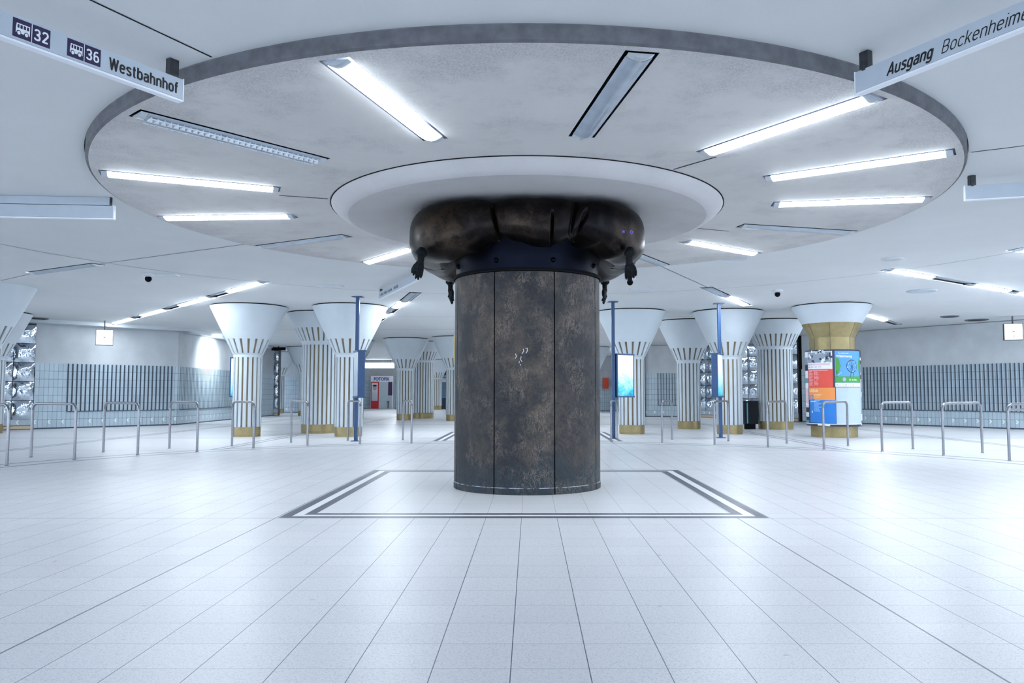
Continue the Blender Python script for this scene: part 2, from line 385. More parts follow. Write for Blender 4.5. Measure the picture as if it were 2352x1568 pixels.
CEIL_L = [  # angle, r0, r1, lit, label
    (150.7, 9.38, 11.55, 0, 'switched-off single lamp in the ceiling at the far left'),
    (130.2, 9.0, 11.15, 1, 'lit lamp nearest the round ceiling in the long left lamp row'),
    (130.2, 12.4, 14.9, 1, 'second lit lamp in the long left lamp row'),
    (130.2, 16.2, 18.8, 1, 'third lit lamp in the long left lamp row'),
    (130.2, 19.7, 22.4, 1, 'lit lamp at the wall end of the long left lamp row'),
    (107.5, 9.1, 10.85, 0, 'switched-off lamp heading the row behind the left of the bronze pillar'),
    (107.5, 10.9, 12.6, 1, 'first lit lamp of the row behind the left of the bronze pillar'),
    (107.5, 14.1, 15.6, 1, 'farther lit lamp of the row behind the left of the bronze pillar'),
    (36.3, 8.85, 10.6, 1, 'lit lamp heading the lamp row at the upper right of the hall'),
    (36.3, 12.3, 14.2, 1, 'second lit lamp of the lamp row at the upper right of the hall'),
    (36.3, 14.5, 16.4, 1, 'lit lamp of the upper right row at the right frame edge'),
    (62.2, 8.8, 10.5, 0, 'switched-off lamp above the right blue post'),
    (62.2, 10.55, 12.7, 1, 'lit lamp above the right blue post'),
    (53.3, 17.25, 19.9, 1, 'lit lamp behind the poster column capital'),
    (20.2, 8.9, 10.8, 1, 'lit lamp cut by the right frame edge')]
TROUGHS = [(130.2, 8.94, 22.6), (107.5, 9.05, 17.3), (36.3, 8.8, 17.0), (62.2, 8.75, 13.0), (53.3, 17.2, 21.9), (150.7, 9.35, 11.6), (20.2, 8.85, 10.85)]
# unseen lamps of the same kind, added to brighten the hall
ADDED_L = [(-135, 10.5, 12.5), (-45, 10.5, 12.5), (-158, 12, 14), (-22, 12, 14), (180, 15, 17), (172, 18.5, 20.5), (8, 18.5, 20.5)]
ADDED_L += [(math.degrees(math.atan2(y - CY, x - CX)), math.hypot(x - CX, y - CY) - 1, math.hypot(x - CX, y - CY) + 1) for x, y in ((-16.3, 44.8), (-7.5, 44), (4.9, 44), (8.6, 36.5), (15.3, 20.6), (17.2, 23.4), (17.5, 19.5), (-11.9, 33.0), (-12.7, 37.2), (-8.3, 50.0), (-8.9, 54.0))]
ADDED_L += [(92.5, r, r + 2.0) for r in (9.6, 13.5, 18, 23, 28.5, 34, 40, 46)] + [(84.5, 15.0, 17.0), (86, 24, 26), (87.5, 33, 35)]

def cdt_plane(outer, holes, extra, zf):
    vs, es = [], []
    def loop(pts):
        o = len(vs); vs.extend(Vector(p[:2]) for p in pts); es.extend((o + i, o + (i + 1) % len(pts)) for i in range(len(pts)))
    loop(outer)
    for h in holes: loop(h)
    for a, c in extra: es.append((len(vs), len(vs) + 1)); vs.append(Vector(a)); vs.append(Vector(c))
    out = geometry.delaunay_2d_cdt(vs, es, [], 0, 1e-5)
    def inside(p, poly):
        r = False; j = len(poly) - 1
        for i in range(len(poly)):
            a, c = poly[i], poly[j]
            if (a[1] > p[1]) != (c[1] > p[1]) and p[0] < (c[0] - a[0]) * (p[1] - a[1]) / (c[1] - a[1]) + a[0]: r = not r
            j = i
        return r
    mb = MB(); fs = []
    for f in out[2]:
        c = sum((out[0][i] for i in f), Vector((0, 0))) / len(f)
        if inside(c, outer) and not any(inside(c, h) for h in holes): fs.append(tuple(reversed(f)))
    mb.add([(p.x, p.y, zf(p.y)) for p in out[0]], fs)
    return mb
circ = lambda r, n: [(CX + r * math.cos(2 * PI * i / n), CY + r * math.sin(2 * PI * i / n)) for i in range(n)]
WK = 1.24                      # the ceiling lamps are broader than those of the disc
holes = [circ(5.11, 160)] + [rect_at(r0, r1, a, TW * WK) for a, r0, r1 in TROUGHS] + [rect_at(r0, r1, a, TW * WK) for a, r0, r1 in ADDED_L]
b = cdt_plane([(-24, -7), (24, -7), (24, 64), (-24, 64)], holes, [((-24, 20), (24, 20))], zc)
o = b.build('ceiling', 'ceiling', fix=False); tag(o, kind='structure')

ZD = 3.58                      # underside of the big disc
disc = empty('ceiling_disc', (0, 0, 0), label='large round lowered concrete ceiling disc with radial lamps around the bronze pillar', cat='ceiling disc')
b = cdt_plane(circ(5.07, 160), [circ(2.45, 120)] + [rect_at(3.13, 5.0, a, TW) for a, *_ in DISC_L], [], lambda y: ZD)
b.build('disc_underside', 'disc', disc, fix=False)
b = MB(); b.lathe([(5.07, ZD), (5.095, ZD + .012), (5.10, ZD + .025), (5.10, 3.80)], 160, (CX, CY))
b.build('disc_rim', 'rim', disc, smooth=True, angle=.6)
b = MB(); b.lathe([(5.40, 3.80), (5.40, 4.0), (.5, 4.0)], 96, (CX, CY)); b.build('disc_shadow_gap', 'black', disc)
dish = empty('pillar_dish', (0, 0, 0), label='round plaster dish with rounded edge between ceiling disc and bronze capital', cat='ceiling dish')
b = MB(); b.lathe([(2.50, 3.62), (2.52, 3.585), (2.515, 3.565), (2.47, 3.52), (2.40, 3.47), (2.345, 3.447), (2.31, 3.44)], 128, (CX, CY))
b.build('dish_edge', 'dish', dish, smooth=True)
b = MB(); b.lathe([(2.31, 3.44), (2.26, 3.444), (2.0, 3.47), (1.5, 3.50), (.5, 3.52)], 128, (CX, CY))
b.build('dish_underside', 'dish', dish, smooth=True)
b = MB(); b.lathe([(2.530, 3.5785), (2.530, 3.572), (2.50, 3.572)], 128, (CX, CY)); b.build('painted_shadow_gap', 'black', dish)  # black ring painting in the shade where dish meets disc

# joints in the ceiling and on the disc
SEAM_N = [0]
def seam(pts, zf, w=.016, parent=None):
    SEAM_N[0] += 1; b = MB()
    P2 = [Vector(p) for p in pts]
    for a, c in zip(P2, P2[1:]):
        d = (c - a); L = d.length; n = Vector((-d.y, d.x)) / L * w / 2
        b.poly([(*(a - n), zf(a.y) - .003), (*(c - n), zf(c.y) - .003), (*(c + n), zf(c.y) - .003), (*(a + n), zf(a.y) - .003)])
    tag(b.build('trim_%d' % SEAM_N[0], 'joint'), kind='structure')
def radial(ang, r0, r1, n=1):
    a = math.radians(ang); return [(CX + (r0 + (r1 - r0) * i / n) * math.cos(a), CY + (r0 + (r1 - r0) * i / n) * math.sin(a)) for i in range(n + 1)]
for a, r1 in ((150.8, 9.3), (62.0, 8.9), (-26.5, 9.0), (-117, 9.0)): seam(radial(a, 5.14, r1, 6), zc, .016)
seam([(CX + 9.1 * math.cos(math.radians(a)), CY + 9.1 * math.sin(math.radians(a))) for a in range(20, 206, 3)], zc, .014)
for a, r0, r1 in ((-163, 2.56, 3.13), (-52.2, 2.56, 3.13), (22, 2.56, 3.2)): seam(radial(a, r0, r1), lambda y: ZD, .02)
seam([(-11.5, 17.0), (-10.3, 16.1)], zc); seam([(-4.65, 24.83), (-2.2, 24.97)], zc); seam([(-8.86, 13.0), (-12, 11.4)], zc)
seam([(-12, 30), (12, 30)], zc, .03); seam([(7, 24.8), (4, 24.9)], zc)

# ------------------------------------------------------------------ lamps
def make_lamp(L, lit, fins=False, mat='lamp'):
    root = empty('strip_lamp', (0, 0, 0))
    b = MB(); w = TW / 2 - .002; t = .11
    b.add([(0, -w, 0), (L, -w, 0), (L, w, 0), (0, w, 0), (0, -w, t), (L, -w, t), (L, w, t), (0, w, t)], [(0, 1, 5, 4), (1, 2, 6, 5), (2, 3, 7, 6), (3, 0, 4, 7), (4, 5, 6, 7)])
    b.build('housing', 'trough', root, fix=False)
    n, hw, z0, dip = 8, .100, -.004, .036; e = .085
    def arc(x, s=1.): return [(x, -hw * s + 2 * hw * s * i / n, z0 - dip * math.sin(PI * i / n) * s) for i in range(n + 1)]
    b = MB(); rows = [arc(e + (L - 2 * e) * k) for k in range(2)]
    b.add([p for r in rows for p in r], [(k * (n + 1) + i, k * (n + 1) + i + 1, (k + 1) * (n + 1) + i + 1, (k + 1) * (n + 1) + i) for k in range(1) for i in range(n)])
    d = b.build('diffuser', mat if lit else 'lampoff', root, smooth=True)
    d['label'] = 'glowing white diffuser' if lit else 'unlit grey diffuser'
    for k, (xa, xb) in enumerate(((.02, e), (L - e, L - .02))):
        b = MB(); r0, r1 = arc(xa, .96), arc(xb, .96)
        if k: r0, r1 = arc(xa, .96), arc(xb, .96)
        b.add(r0 + r1, [(i, i + 1, n + 2 + i, n + 1 + i) for i in range(n)])
        b.add([r0[i] for i in range(n + 1)], [tuple(range(n + 1))]); b.add([r1[i] for i in range(n + 1)], [tuple(range(n + 1))])
        b.build('end_cap', 'lampend', root)
    if fins:
        b = MB(); k = 30
        for i in range(k):
            x = e + .03 + (L - 2 * e - .06) * i / (k - 1)
            for sgn in (-1, 1):
                p = [(x, -.085 * sgn, z0 - .02), (x + .022, -.04 * sgn, z0 - .046), (x - .022, -.04 * sgn, z0 - .046)]
                q = [(a, c, d_ - .012) for a, c, d_ in p]
                b.add(p + q, [(0, 1, 2), (5, 4, 3), (0, 3, 4, 1), (1, 4, 5, 2), (2, 5, 3, 0)])
        for yy in (-.063, .063): b.box((L / 2, yy, z0 - .036), (L - 2 * e - .04, .012, .010))
        b.build('louvre', 'lampfin', root)
    return root
PROTO = {}
def lamp(ang, r0, r1, lit, z, label, group, fins=False):
    mat = 'lamp' if z or (ang == 130.2 and r0 > 15) else 'lampright' if (ang in (36.3, 53.3, 20.2) or ang < -2) and ang > -30 else 'lampfar'; key = (round(r1 - r0, 2), lit, fins, mat)
    if key not in PROTO: o = PROTO[key] = make_lamp(r1 - r0, lit, fins, mat)
    else: o = copy_tree(PROTO[key])
    a = math.radians(ang); tag(o, label, 'lamp', group)
    m = (r0 + r1) / 2
    ym = CY + m * math.sin(a)
    o.location = (CX + r0 * math.cos(a), CY + r0 * math.sin(a), z if z else zc(CY + r0 * math.sin(a)))
    o.rotation_euler = (0, 0, a)
    if not z: o.scale.y = WK
    if not z and CY + r0 * math.sin(a) < 19.9: o.rotation_euler = (0, math.atan(.0055) * math.sin(a), a)
for a, lit, lab in DISC_L: lamp(a, 3.13, 5.0, lit, ZD, lab, 'radial strip lamps in the round ceiling disc', fins=(a == 228.2))
for a, r0, r1, lit, lab in CEIL_L: lamp(a, r0, r1, lit, None, lab, 'strip lamps in the flat ceiling')
for a, r0, r1 in ADDED_L: lamp(a, r0, r1, 1, None, 'lit strip lamp added out of view to brighten the hall', 'added strip lamps out of sight')
# the long shared troughs between the lamps of a row
lo = {}
for (a, r0, r1), nm in zip(TROUGHS[:5], ('long dark lamp channel holding the left lamp row', 'dark lamp channel behind the left of the bronze pillar', 'dark lamp channel of the upper right lamp row', 'short dark lamp channel above the right blue post', 'dark lamp channel behind the poster column')):
    L = r1 - r0; w = TW / 2 - .001; t = .13
    b = MB(); b.add([(0, -w, 0), (L, -w, 0), (L, w, 0), (0, w, 0), (0, -w, t), (L, -w, t), (L, w, t), (0, w, t)], [(0, 1, 5, 4), (1, 2, 6, 5), (2, 3, 7, 6), (3, 0, 4, 7), (4, 5, 6, 7)])
    aa = math.radians(a); y0 = CY + r0 * math.sin(aa)
    root = empty('lamp_channel', (CX + r0 * math.cos(aa), y0, zc(y0)), aa, nm, 'lamp channel'); root.scale.y = WK
    b.build('channel', 'dark', root, fix=False)
    prev = r0
    for s, e_ in sorted((q[1], q[2]) for q in CEIL_L if q[0] == a) + [(r1, r1)]:
        if s - prev > .4:
            b = MB(); x0, x1 = prev - r0 + .02, s - r0 - .02; n = 8
            for i in range(n):
                y_a, y_b = -.095 + .19 * i / n, -.095 + .19 * (i + 1) / n
                za, zb = .03 - .03 * math.sin(PI * i / n), .03 - .03 * math.sin(PI * (i + 1) / n)
                b.poly([(x0, y_a, za), (x1, y_a, za), (x1, y_b, zb), (x0, y_b, zb)])
            b.build('blank_cover', 'lampoff', root)
        prev = max(prev, e_)

# ------------------------------------------------------------------ bronze pillar
pil = empty('bronze_pillar', (CX, CY, 0), label='thick bronze-clad pillar with swollen cushion capital in the middle of the hall', cat='pillar')
b = MB(); b.lathe([(.918, 0), (.918, 2.70)], 64, caps=True); b.build('core', 'black', pil)
PW = math.radians(45)
for k in range(8):
    a0 = math.radians(-90 - 24.3) + k * PW + .005; a1 = a0 + PW - .017; b = MB()
    n, zs = 14, [0.0, .075, .082, .5, 1., 1.5, 2., 2.4, 2.655]
    R_ = lambda z: .948 if z < .078 else .943
    grid = [[(R_(z) * math.cos(a0 + (a1 - a0) * i / n), R_(z) * math.sin(a0 + (a1 - a0) * i / n), z) for i in range(n + 1)] for z in zs]
    back = [[(.918 * math.cos(a0 + (a1 - a0) * i / n), .918 * math.sin(a0 + (a1 - a0) * i / n), z) for i in range(n + 1)] for z in zs]
    m = n + 1; vs = [p for r in grid for p in r] + [p for r in back for p in r]; q = len(zs) * m
    fs = [(j * m + i, j * m + i + 1, (j + 1) * m + i + 1, (j + 1) * m + i) for j in range(len(zs) - 1) for i in range(n)]
    fs += [(j * m, (j + 1) * m, q + (j + 1) * m, q + j * m) for j in range(len(zs) - 1)] + [(j * m + n, q + j * m + n, q + (j + 1) * m + n, (j + 1) * m + n) for j in range(len(zs) - 1)]
    t = (len(zs) - 1) * m; fs += [(t + i, t + i + 1, q + t + i + 1, q + t + i) for i in range(n)]
    b.add(vs, fs); b.build('bronze_panel', 'bronze', pil, smooth=True, angle=.5)
b = MB(); b.lathe([(.90, 2.662), (.962, 2.662), (.968, 2.675), (.962, 2.70), (.93, 2.70)], 96); b.build('lip_ring', 'black', pil, smooth=True, angle=.6)
b = MB(); b.lathe([(.93, 2.695), (.935, 2.80), (.945, 2.90), (.99, 3.02), (1.05, 3.14)], 96); cl = b.build('collar', 'collar', pil, smooth=True)
for k in range(8):
    a = math.radians(-90 - 23.6 + 43.5 * k) if k < 4 else math.radians(-90 - 23.6 + 45 * k); b = MB()
    mt = Matrix.Rotation(a, 4, 'Z') @ Matrix.Rotation(PI / 2, 4, 'Y')
    t2 = MB(); t2.lathe([(.001, .035), (.018, .032), (.030, .016), (.034, 0)], 12)
    b.add([mt @ Vector(v) + Vector((.934 * math.cos(a), .934 * math.sin(a), 2.80)) for v in t2.v], t2.f); b.build('bolt', 'collar', cl, smooth=True)
# swollen capital
BOT = [(-180, 2.84), (-165, 2.86), (-150, 2.80), (-138, 2.775), (-122, 2.86), (-110, 3.00), (-105.5, 3.045), (-98, 3.00), (-82, 2.93), (-76, 2.93), (-68, 2.98), (-63, 3.02), (-54, 2.93), (-42, 2.80), (-32, 2.775), (-18, 2.84), (0, 2.86), (25, 2.83), (42, 2.77), (55, 2.80), (75, 2.9), (90, 2.98), (105, 2.9), (125, 2.80), (138, 2.77), (155, 2.83), (180, 2.84)]
def lerp_tab(tab, x):
    for (a, p), (c, q) in zip(tab, tab[1:]):
        if x <= c:
            t = (x - a) / (c - a); t = t * t * (3 - 2 * t); return p + (q - p) * t
    return tab[-1][1]
def cap_pt(phi, t):
    d = math.degrees(phi)
    while d > 180: d -= 360
    while d < -180: d += 360
    cph, sph = math.cos(phi), math.sin(phi); nn = 3.1
    rb = (abs(cph / 1.50) ** nn + abs(sph / 1.36) ** nn) ** (-1 / nn)
    zb = lerp_tab(BOT, d); zt = 3.485; zm = (zt + zb) / 2; hh = (zt - zb) / 2; w = .36
    if t < 0:                   # underside, running in to the collar
        u = -t; r = rb - w + (1.0 - (rb - w)) * u; return Vector((r * cph, r * sph, zb + (3.06 - zb) * (u ** 1.15)))
    if t > 1:
        u = t - 1; r = (rb - w) * (1 - u) + .6 * u; return Vector((r * cph, r * sph, zt))
    a = -PI / 2 + PI * t; ex = 2 / 3.0
    cc = abs(math.cos(a)) ** ex; ss = math.copysign(abs(math.sin(a)) ** ex, math.sin(a))
    lean = -.05 * (a / (PI / 2))       # fuller towards the lower half
    r = rb - w + w * cc + lean * cc * .6; z = zm + hh * ss
    x, y = r * cph, r * sph
    # creases pressed into the front
    f = 0
    if sph < -.2:
        v = (z - zb) / (zt - zb)
        for x0, sl, dep, wd, lo_, hi_ in ((-.405, -.10, .10, .016, -.3, .80), (.292, .015, .09, .013, -.3, .66), (.56, .13, .06, .030, .05, .95), (.685, .16, .07, .014, .0, .74), (.60, .02, .05, .02, -.3, .22)):
            xx = x0 + sl * (v - .4) + (.06 * (v - .5) ** 2 if x0 > .5 else 0)
            g = math.exp(-((x - xx) / wd) ** 2); g *= max(0, min(1, (hi_ - v) / .18)) * max(0, min(1, (v - lo_) / .1)); f += dep * g
        f += .10 * math.exp(-((x + .415) / .13) ** 2) + .085 * math.exp(-((x - .62) / .12) ** 2) - .02 * math.exp(-((x - .1) / .25) ** 2)
    for d0 in (0, 8, 172, 95, 84):
        g = math.exp(-((d - d0) / 2.2) ** 2); f += .06 * g
    z -= .03 * math.exp(-((x + .40) / .11) ** 2) * (max(0, t - .6) / .4 if sph < 0 and t <= 1 else 0) + .02 * math.exp(-((x - .60) / .12) ** 2) * (max(0, t - .6) / .4 if sph < 0 and t <= 1 else 0)
    return Vector((x * (1 - f / r * 1), y * (1 - f / r * 1), z))
NP, TS = 1200, [-1, -.8, -.6, -.4, -.25, -.12, -.04] + [i / 34 for i in range(35)] + [1.1, 1.5, 2]
vs = [cap_pt(-PI + 2 * PI * i / NP, t) for t in TS for i in range(NP)]
b = MB(); b.add(vs, [(j * NP + i, j * NP + (i + 1) % NP, (j + 1) * NP + (i + 1) % NP, (j + 1) * NP + i) for j in range(len(TS) - 1) for i in range(NP)])
capo = b.build('swollen_capital', 'capbronze', pil, smooth=True)
capo['label'] = 'dark polished bronze cushion with deep creases'
def hand_mesh(name, loc, rot, length, mirror=1, spread=1.):
    b = MB(); q = length / .33
    def ch(pts, rad, flat=.62):
        o = len(b.v); b.tube([(p[0] * mirror, p[1] / flat, p[2] * q) for p in pts], 0, 10, radii=rad)
        b.v[o:] = [(v[0], v[1] * flat, v[2]) for v in b.v[o:]]
    ch([(0, 0, .07), (0, 0, .03), (0, 0, .0), (.006, 0, -.020), (.004, 0, -.034)], [.03, .060, .070, .060, .045], 1)      # gathered cuff
    for a in (0, 1.3, 2.6, 3.9, 5.2): b.sphere((.05 * math.cos(a) * mirror, .05 * math.sin(a), -.006 + .012 * math.sin(3 * a)), .022, 8, 6)
    ch([(.002, 0, -.02), (.006, .003, -.06), (.008, .0, -.10), (.006, 0, -.135)], [.046, .041, .040, .047], .85)   # wrist
    for dx in (-.034, -.012, .012, .034): ch([(dx * .55, 0, -.11), (dx * .9, .006, -.15), (dx * 1.1, .002, -.195), (dx * 1.15, 0, -.215)], [.026, .028, .024, .018], .9)
    F_ = [(-.046, .072, .012), (-.017, .104, .004), (.014, .112, 0), (.043, .086, .008)]
    for dx, ln, dy in F_:
        z0 = -.195; f = spread
        ch([(dx * .85, 0, z0), (dx * f, -.010, z0 - ln * .34), (dx * f * 1.05, -.002 + dy, z0 - ln * .68), (dx * f * 1.0, .012 + dy, z0 - ln), (dx * f * .97, .016 + dy, z0 - ln * 1.1)], [.0165, .0160, .0135, .0115, .006], 1)
        b.sphere((dx * mirror, -.012, (z0 - .005) * q), .018, 8, 6)
    ch([(-.030, 0, -.13), (-.060, -.014, -.165), (-.076, -.020, -.21), (-.074, -.014, -.245), (-.070, -.010, -.256)], [.022, .019, .016, .013, .007], 1)
    o = b.build(name, 'hand', capo); o.location = loc; o.rotation_euler = rot; o['label'] = 'black bronze hand hanging fingers down'
    r = o.modifiers.new('fuse', 'REMESH'); r.mode = 'VOXEL'; r.voxel_size = .0055; r.use_smooth_shade = True
    s_ = o.modifiers.new('soft', 'SMOOTH'); s_.iterations = 2; s_.factor = .5
    return o
hand_mesh('hanging_hand', (-1.24, -1.13, 2.835), (.05, .14, .35), .33)
hand_mesh('hanging_hand', (1.21, -1.13, 2.835), (.05, .03, -.25), .35, -1)
hand_mesh('hanging_hand', (1.13, 1.16, 2.82), (.0, .08, 1.1), .345, 1, .6)
hand_mesh('hanging_hand', (-1.13, 1.16, 2.82), (0, -.10, -.9), .345, -1, .6)
# small marks scrawled on the bronze
def on_pillar(px, py, r=.947):
    t = (PX - PX) ; X, Y = 0, CY - r
    for _ in range(12):
        tt = (PY - py) / F; h = Y * (tt * CT + ST) / (CT - tt * ST); d = Y * CT + h * ST; X = (px - PX) * d / F
        Y = CY - math.sqrt(max(.01, r * r - (X - CX) ** 2))
    return Vector((X - CX, Y - CY, h + EYE))
b = MB()
for st in ([(1184, 812), (1186, 818), (1184, 823)], [(1197, 818), (1196, 826), (1199, 830)], [(1202, 801), (1203, 806), (1199, 812)], [(1207, 800), (1211, 799), (1211, 806), (1208, 811)], [(1193, 829), (1192, 834)], [(1195, 836), (1195, 839)]):
    b.tube([on_pillar(*p) for p in st], .0045, 6)
b.build('white_scrawl', P('chalk', (.62, .66, .74)), pil)['label'] = 'small white scrawl'
b = MB()
for st in ([(-.013, .012), (.010, .014), (.010, -.006), (-.010, -.012), (-.013, .004), (.005, .004)], [(.085, -.010), (.080, .010), (.095, .024), (.108, .008), (.103, -.012), (.095, -.02)]):
    b.tube([(1.12 + p[0], -1.268 - p[0] * -.25, 3.06 + p[1]) for p in st], .004, 6)
b.build('violet_scrawl', P('violet', (.20, .14, .75)), capo)
b = MB(); b.box((-.950, .10, 1.785), (.014, .30, .345)); b.build('notice_plate', 'yellow', pil)['label'] = 'narrow yellow notice seen edge-on'

# ------------------------------------------------------------------ fluted columns
def ribbed(mb, prof, n, duty, thick, mi=0):
    step = 2 * PI / n
    for k in range(n):
        a0 = k * step; a1 = a0 + step * duty; m = 3; vs = []
        for r, z in prof:
            for i in range(m + 1):
                a = a0 + (a1 - a0) * i / m; vs.append((r * math.cos(a), r * math.sin(a), z))
        for r, z in prof:
            for a in (a0, a1): vs.append(((r - thick) * math.cos(a), (r - thick) * math.sin(a), z))
        q = len(prof) * (m + 1); fs = []
        for j in range(len(prof) - 1):
            for i in range(m): fs.append((j * (m + 1) + i, j * (m + 1) + i + 1, (j + 1) * (m + 1) + i + 1, (j + 1) * (m + 1) + i))
            fs.append((j * (m + 1), (j + 1) * (m + 1), q + (j + 1) * 2, q + j * 2)); fs.append((j * (m + 1) + m, q + j * 2 + 1, q + (j + 1) * 2 + 1, (j + 1) * (m + 1) + m))
        mb.add(vs, fs, mi)
RT, ZT = 1.03, 3.575
def make_column(fat):
    r, n, zcol = (.575, 28, 2.70) if fat else (.385, 18, 2.25)
    cone = lambda z: r + (RT - r) * (z - (zcol - .03)) / (ZT - (zcol - .03))
    root = empty('fluted_column', (0, 0, 0))
    b = MB(); b.lathe([(r * .965, 0), (r * .965, .05), (r * .975, .055), (r * .975, .27), (r * .9, .27)], 48); b.build('base_ring', 'gold', root, smooth=True, angle=.5)
    zf = zcol - .07; za, zb2 = zcol + .045, zcol + .43
    b = MB(); b.lathe([(r - .035, .26), (r - .035, zf + .01)], 36); b.lathe([(cone(za) - .035, za - .02), (cone(zb2) - .035, zb2 + .02)], 36)
    b.build('inlay', 'golddull', root, smooth=True)['label'] = 'brass strips in the flutes'
    b = MB(); ribbed(b, [(r, .27), (r, zf)], n, .63, .036); b.lathe([(r - .036, zf), (r, zf), (r + .002, zf + .02), (r + .004, zcol), (cone(za), za), (cone(za) - .036, za)], 72)
    b.build('shaft', 'white', root, smooth=True, angle=.5)
    b = MB(); ribbed(b, [(cone(za), za), (cone(zb2), zb2)], n, .69, .036); b.lathe([(cone(zb2) - .036, zb2), (cone(zb2), zb2), (RT, ZT), (RT + .004, ZT + .012), (RT - .03, ZT + .015)], 72)
    b.build('capital', 'white', root, smooth=True, angle=.5)
    b = MB(); b.lathe([(RT - .03, ZT + .01), (RT - .03, 3.66)], 48); b.build('painted_shadow_joint', 'black', root)  # shade between capital and ceiling, put in as a black band
    return root
thin, fat = make_column(0), make_column(1)
# photo x of the shaft centre, distance, fat?, label
COLS = [(-47, 17.9, 0, 'white flared column cut by the left frame edge'),
        (-24, 23.7, 0, 'flared column behind the one cut by the left frame edge'),
        (568, 21.97, 0, 'slender white fluted column, leftmost one standing free in the hall'),
        (737, 23.9, 1, 'thick white fluted column between the two slender left ones'),
        (801.5, 21.97, 0, 'slender white fluted column right behind the left blue post'),
        (807, 36.6, 1, 'thick column mostly hidden behind the left blue post column'),
        (638, 46.7, 0, 'small distant fluted column beside the narrow mirror strip'),
        (702, 41.6, 0, 'distant fluted column half hidden by the thick left one'),
        (931, 35.2, 0, 'slender fluted column left of the bronze pillar, in front of a thick one'),
        (969, 37.5, 1, 'thick fluted column just left of the bronze pillar'),
        (1045, 34.2, 0, 'fluted column half hidden by the left edge of the bronze pillar'),
        (1003, 57.6, 0, 'tiny distant fluted column in front of the blue kiosk'),
        (1357, 41.6, 0, 'column mostly hidden behind the right edge of the bronze pillar'),
        (1450.7, 23.35, 0, 'slender fluted column behind the blue post with the lit poster'),
        (1581.7, 26.5, 0, 'slender fluted column between the two right blue posts'),
        (1674.8, 23.35, 0, 'slender fluted column right behind the rightmost blue post'),
        (1780.5, 26.4, 1, 'thick grey fluted column between black bin and poster column')]
first = {0: 1, 1: 1}
for x, Y, ft, lab in COLS:
    src = fat if ft else thin
    o = src if first[ft] else copy_tree(src); first[ft] = 0
    o.location = (atd(x, Y), Y, 0); o.rotation_euler.z = -PI / 2 + (x * .013)
    o.scale.z = 1.0 if Y >= 20 else 1.012
    tag(o, lab, 'column', 'white fluted columns with flared capitals')

# ------------------------------------------------------------------ poster column
YP = 21.85; XP = atd(1914, YP)
pc = empty('poster_column', (XP, YP, 0), label='thick column clad in brass with a drum of posters round it', cat='column')
b = MB(); b.lathe([(.61, 0), (.61, .34)], 64); b.build('base_ring', 'gold', pc, smooth=True, angle=.5)
b = MB(); b.lathe([(.5, .30), (.715, .30), (.72, .33), (.72, 2.34), (.70, 2.37), (.5, 2.37)], 72); b.build('poster_drum', P('drum', (.05, .06, .10)), pc, smooth=True, angle=.5)
b = MB(); b.lathe([(.598, 2.36), (.598, 2.70), (.60, 2.72), (.79, 3.09), (.79, 3.11), (.6, 3.12)], 64)
for a in (-115, -62, -20, 20, 80, 140, 200):
    for r0, z0, r1, z1 in ((.600, 2.37, .600, 2.715), (.602, 2.72, .792, 3.09)):
        a_ = math.radians(a); b.tube([(r0 * math.cos(a_), r0 * math.sin(a_), z0), (r1 * math.cos(a_), r1 * math.sin(a_), z1)], .004, 5, mi=1)
b.build('brass_sleeve', ['gold', 'dark'], pc, smooth=True, angle=.5)
b = MB(); b.lathe([(.72, 3.10), (.79, 3.10), (1.06, 3.575), (1.064, 3.59), (1.03, 3.595)], 72); b.build('capital', 'white', pc, smooth=True, angle=.5)
b = MB(); b.lathe([(1.03, 3.585), (1.03, 3.66)], 48); b.build('painted_shadow_joint', 'black', pc)  # black band for the shade above this capital too
# posters: u = metres round the drum (0 faces the camera), v = height; wrapped onto the drum
RP = .7225; VA = -PI / 2 - math.atan2(XP, YP) * 1.0
def wrap(u, v, lift=0.): a = VA + u / RP; return ((RP + lift) * math.cos(a), (RP + lift) * math.sin(a), v)
def U(px):                      # photo column -> metres round the drum
    s = max(-.999, min(.999, (px - 1912) / 58.5)); return math.asin(s) * RP
def Vv(py): return 2.35 - (py - 804) / (974 - 804) * 2.0
class PO:
    def __init__(s): s.b = MB(); s.mats = []
    def mi(s, m):
        if m not in s.mats: s.mats.append(m)
        return s.mats.index(m)
    def patch(s, u0, v0, u1, v1, m, lift=0):
        n = max(1, int(abs(u1 - u0) / .06)); k = s.mi(m)
        for i in range(n):
            a, c = u0 + (u1 - u0) * i / n, u0 + (u1 - u0) * (i + 1) / n
            s.b.poly([wrap(a, v0, lift), wrap(c, v0, lift), wrap(c, v1, lift), wrap(a, v1, lift)], k)
    def poly(s, pts, m, lift): s.b.poly([wrap(u, v, lift) for u, v in pts], s.mi(m))
    def line(s, pts, w, m, lift):
        for (a, c), (d, e) in zip(pts, pts[1:]):
            L = math.hypot(d - a, e - c) or 1; nx, ny = -(e - c) / L * w / 2, (d - a) / L * w / 2
            s.poly([(a + nx, c + ny), (d + nx, e + ny), (d - nx, e - ny), (a - nx, c - ny)], m, lift)
    def text(s, t, u, v, size, m, lift, sx=1, off=0.):
        vs, fs = text_mb(t, size, 0, off, 0, sx); s.b.add([wrap(u + p[0], v + p[1], lift) for p in vs], fs, s.mi(m))
    def build(s, name, label): o = s.b.build(name, s.mats, pc, fix=False); o['label'] = label
blk, wht = P('pblack', (.03, .035, .05)), P('pwhite', (.78, .80, .84))
grey, lgrey = P('pgrey', (.25, .30, .38)), P('plight', (.50, .60, .68))
red_, org, blu = P('pred', (.72, .085, .06)), P('porange', (.82, .30, .08)), P('pblue', (.02, .20, .62))
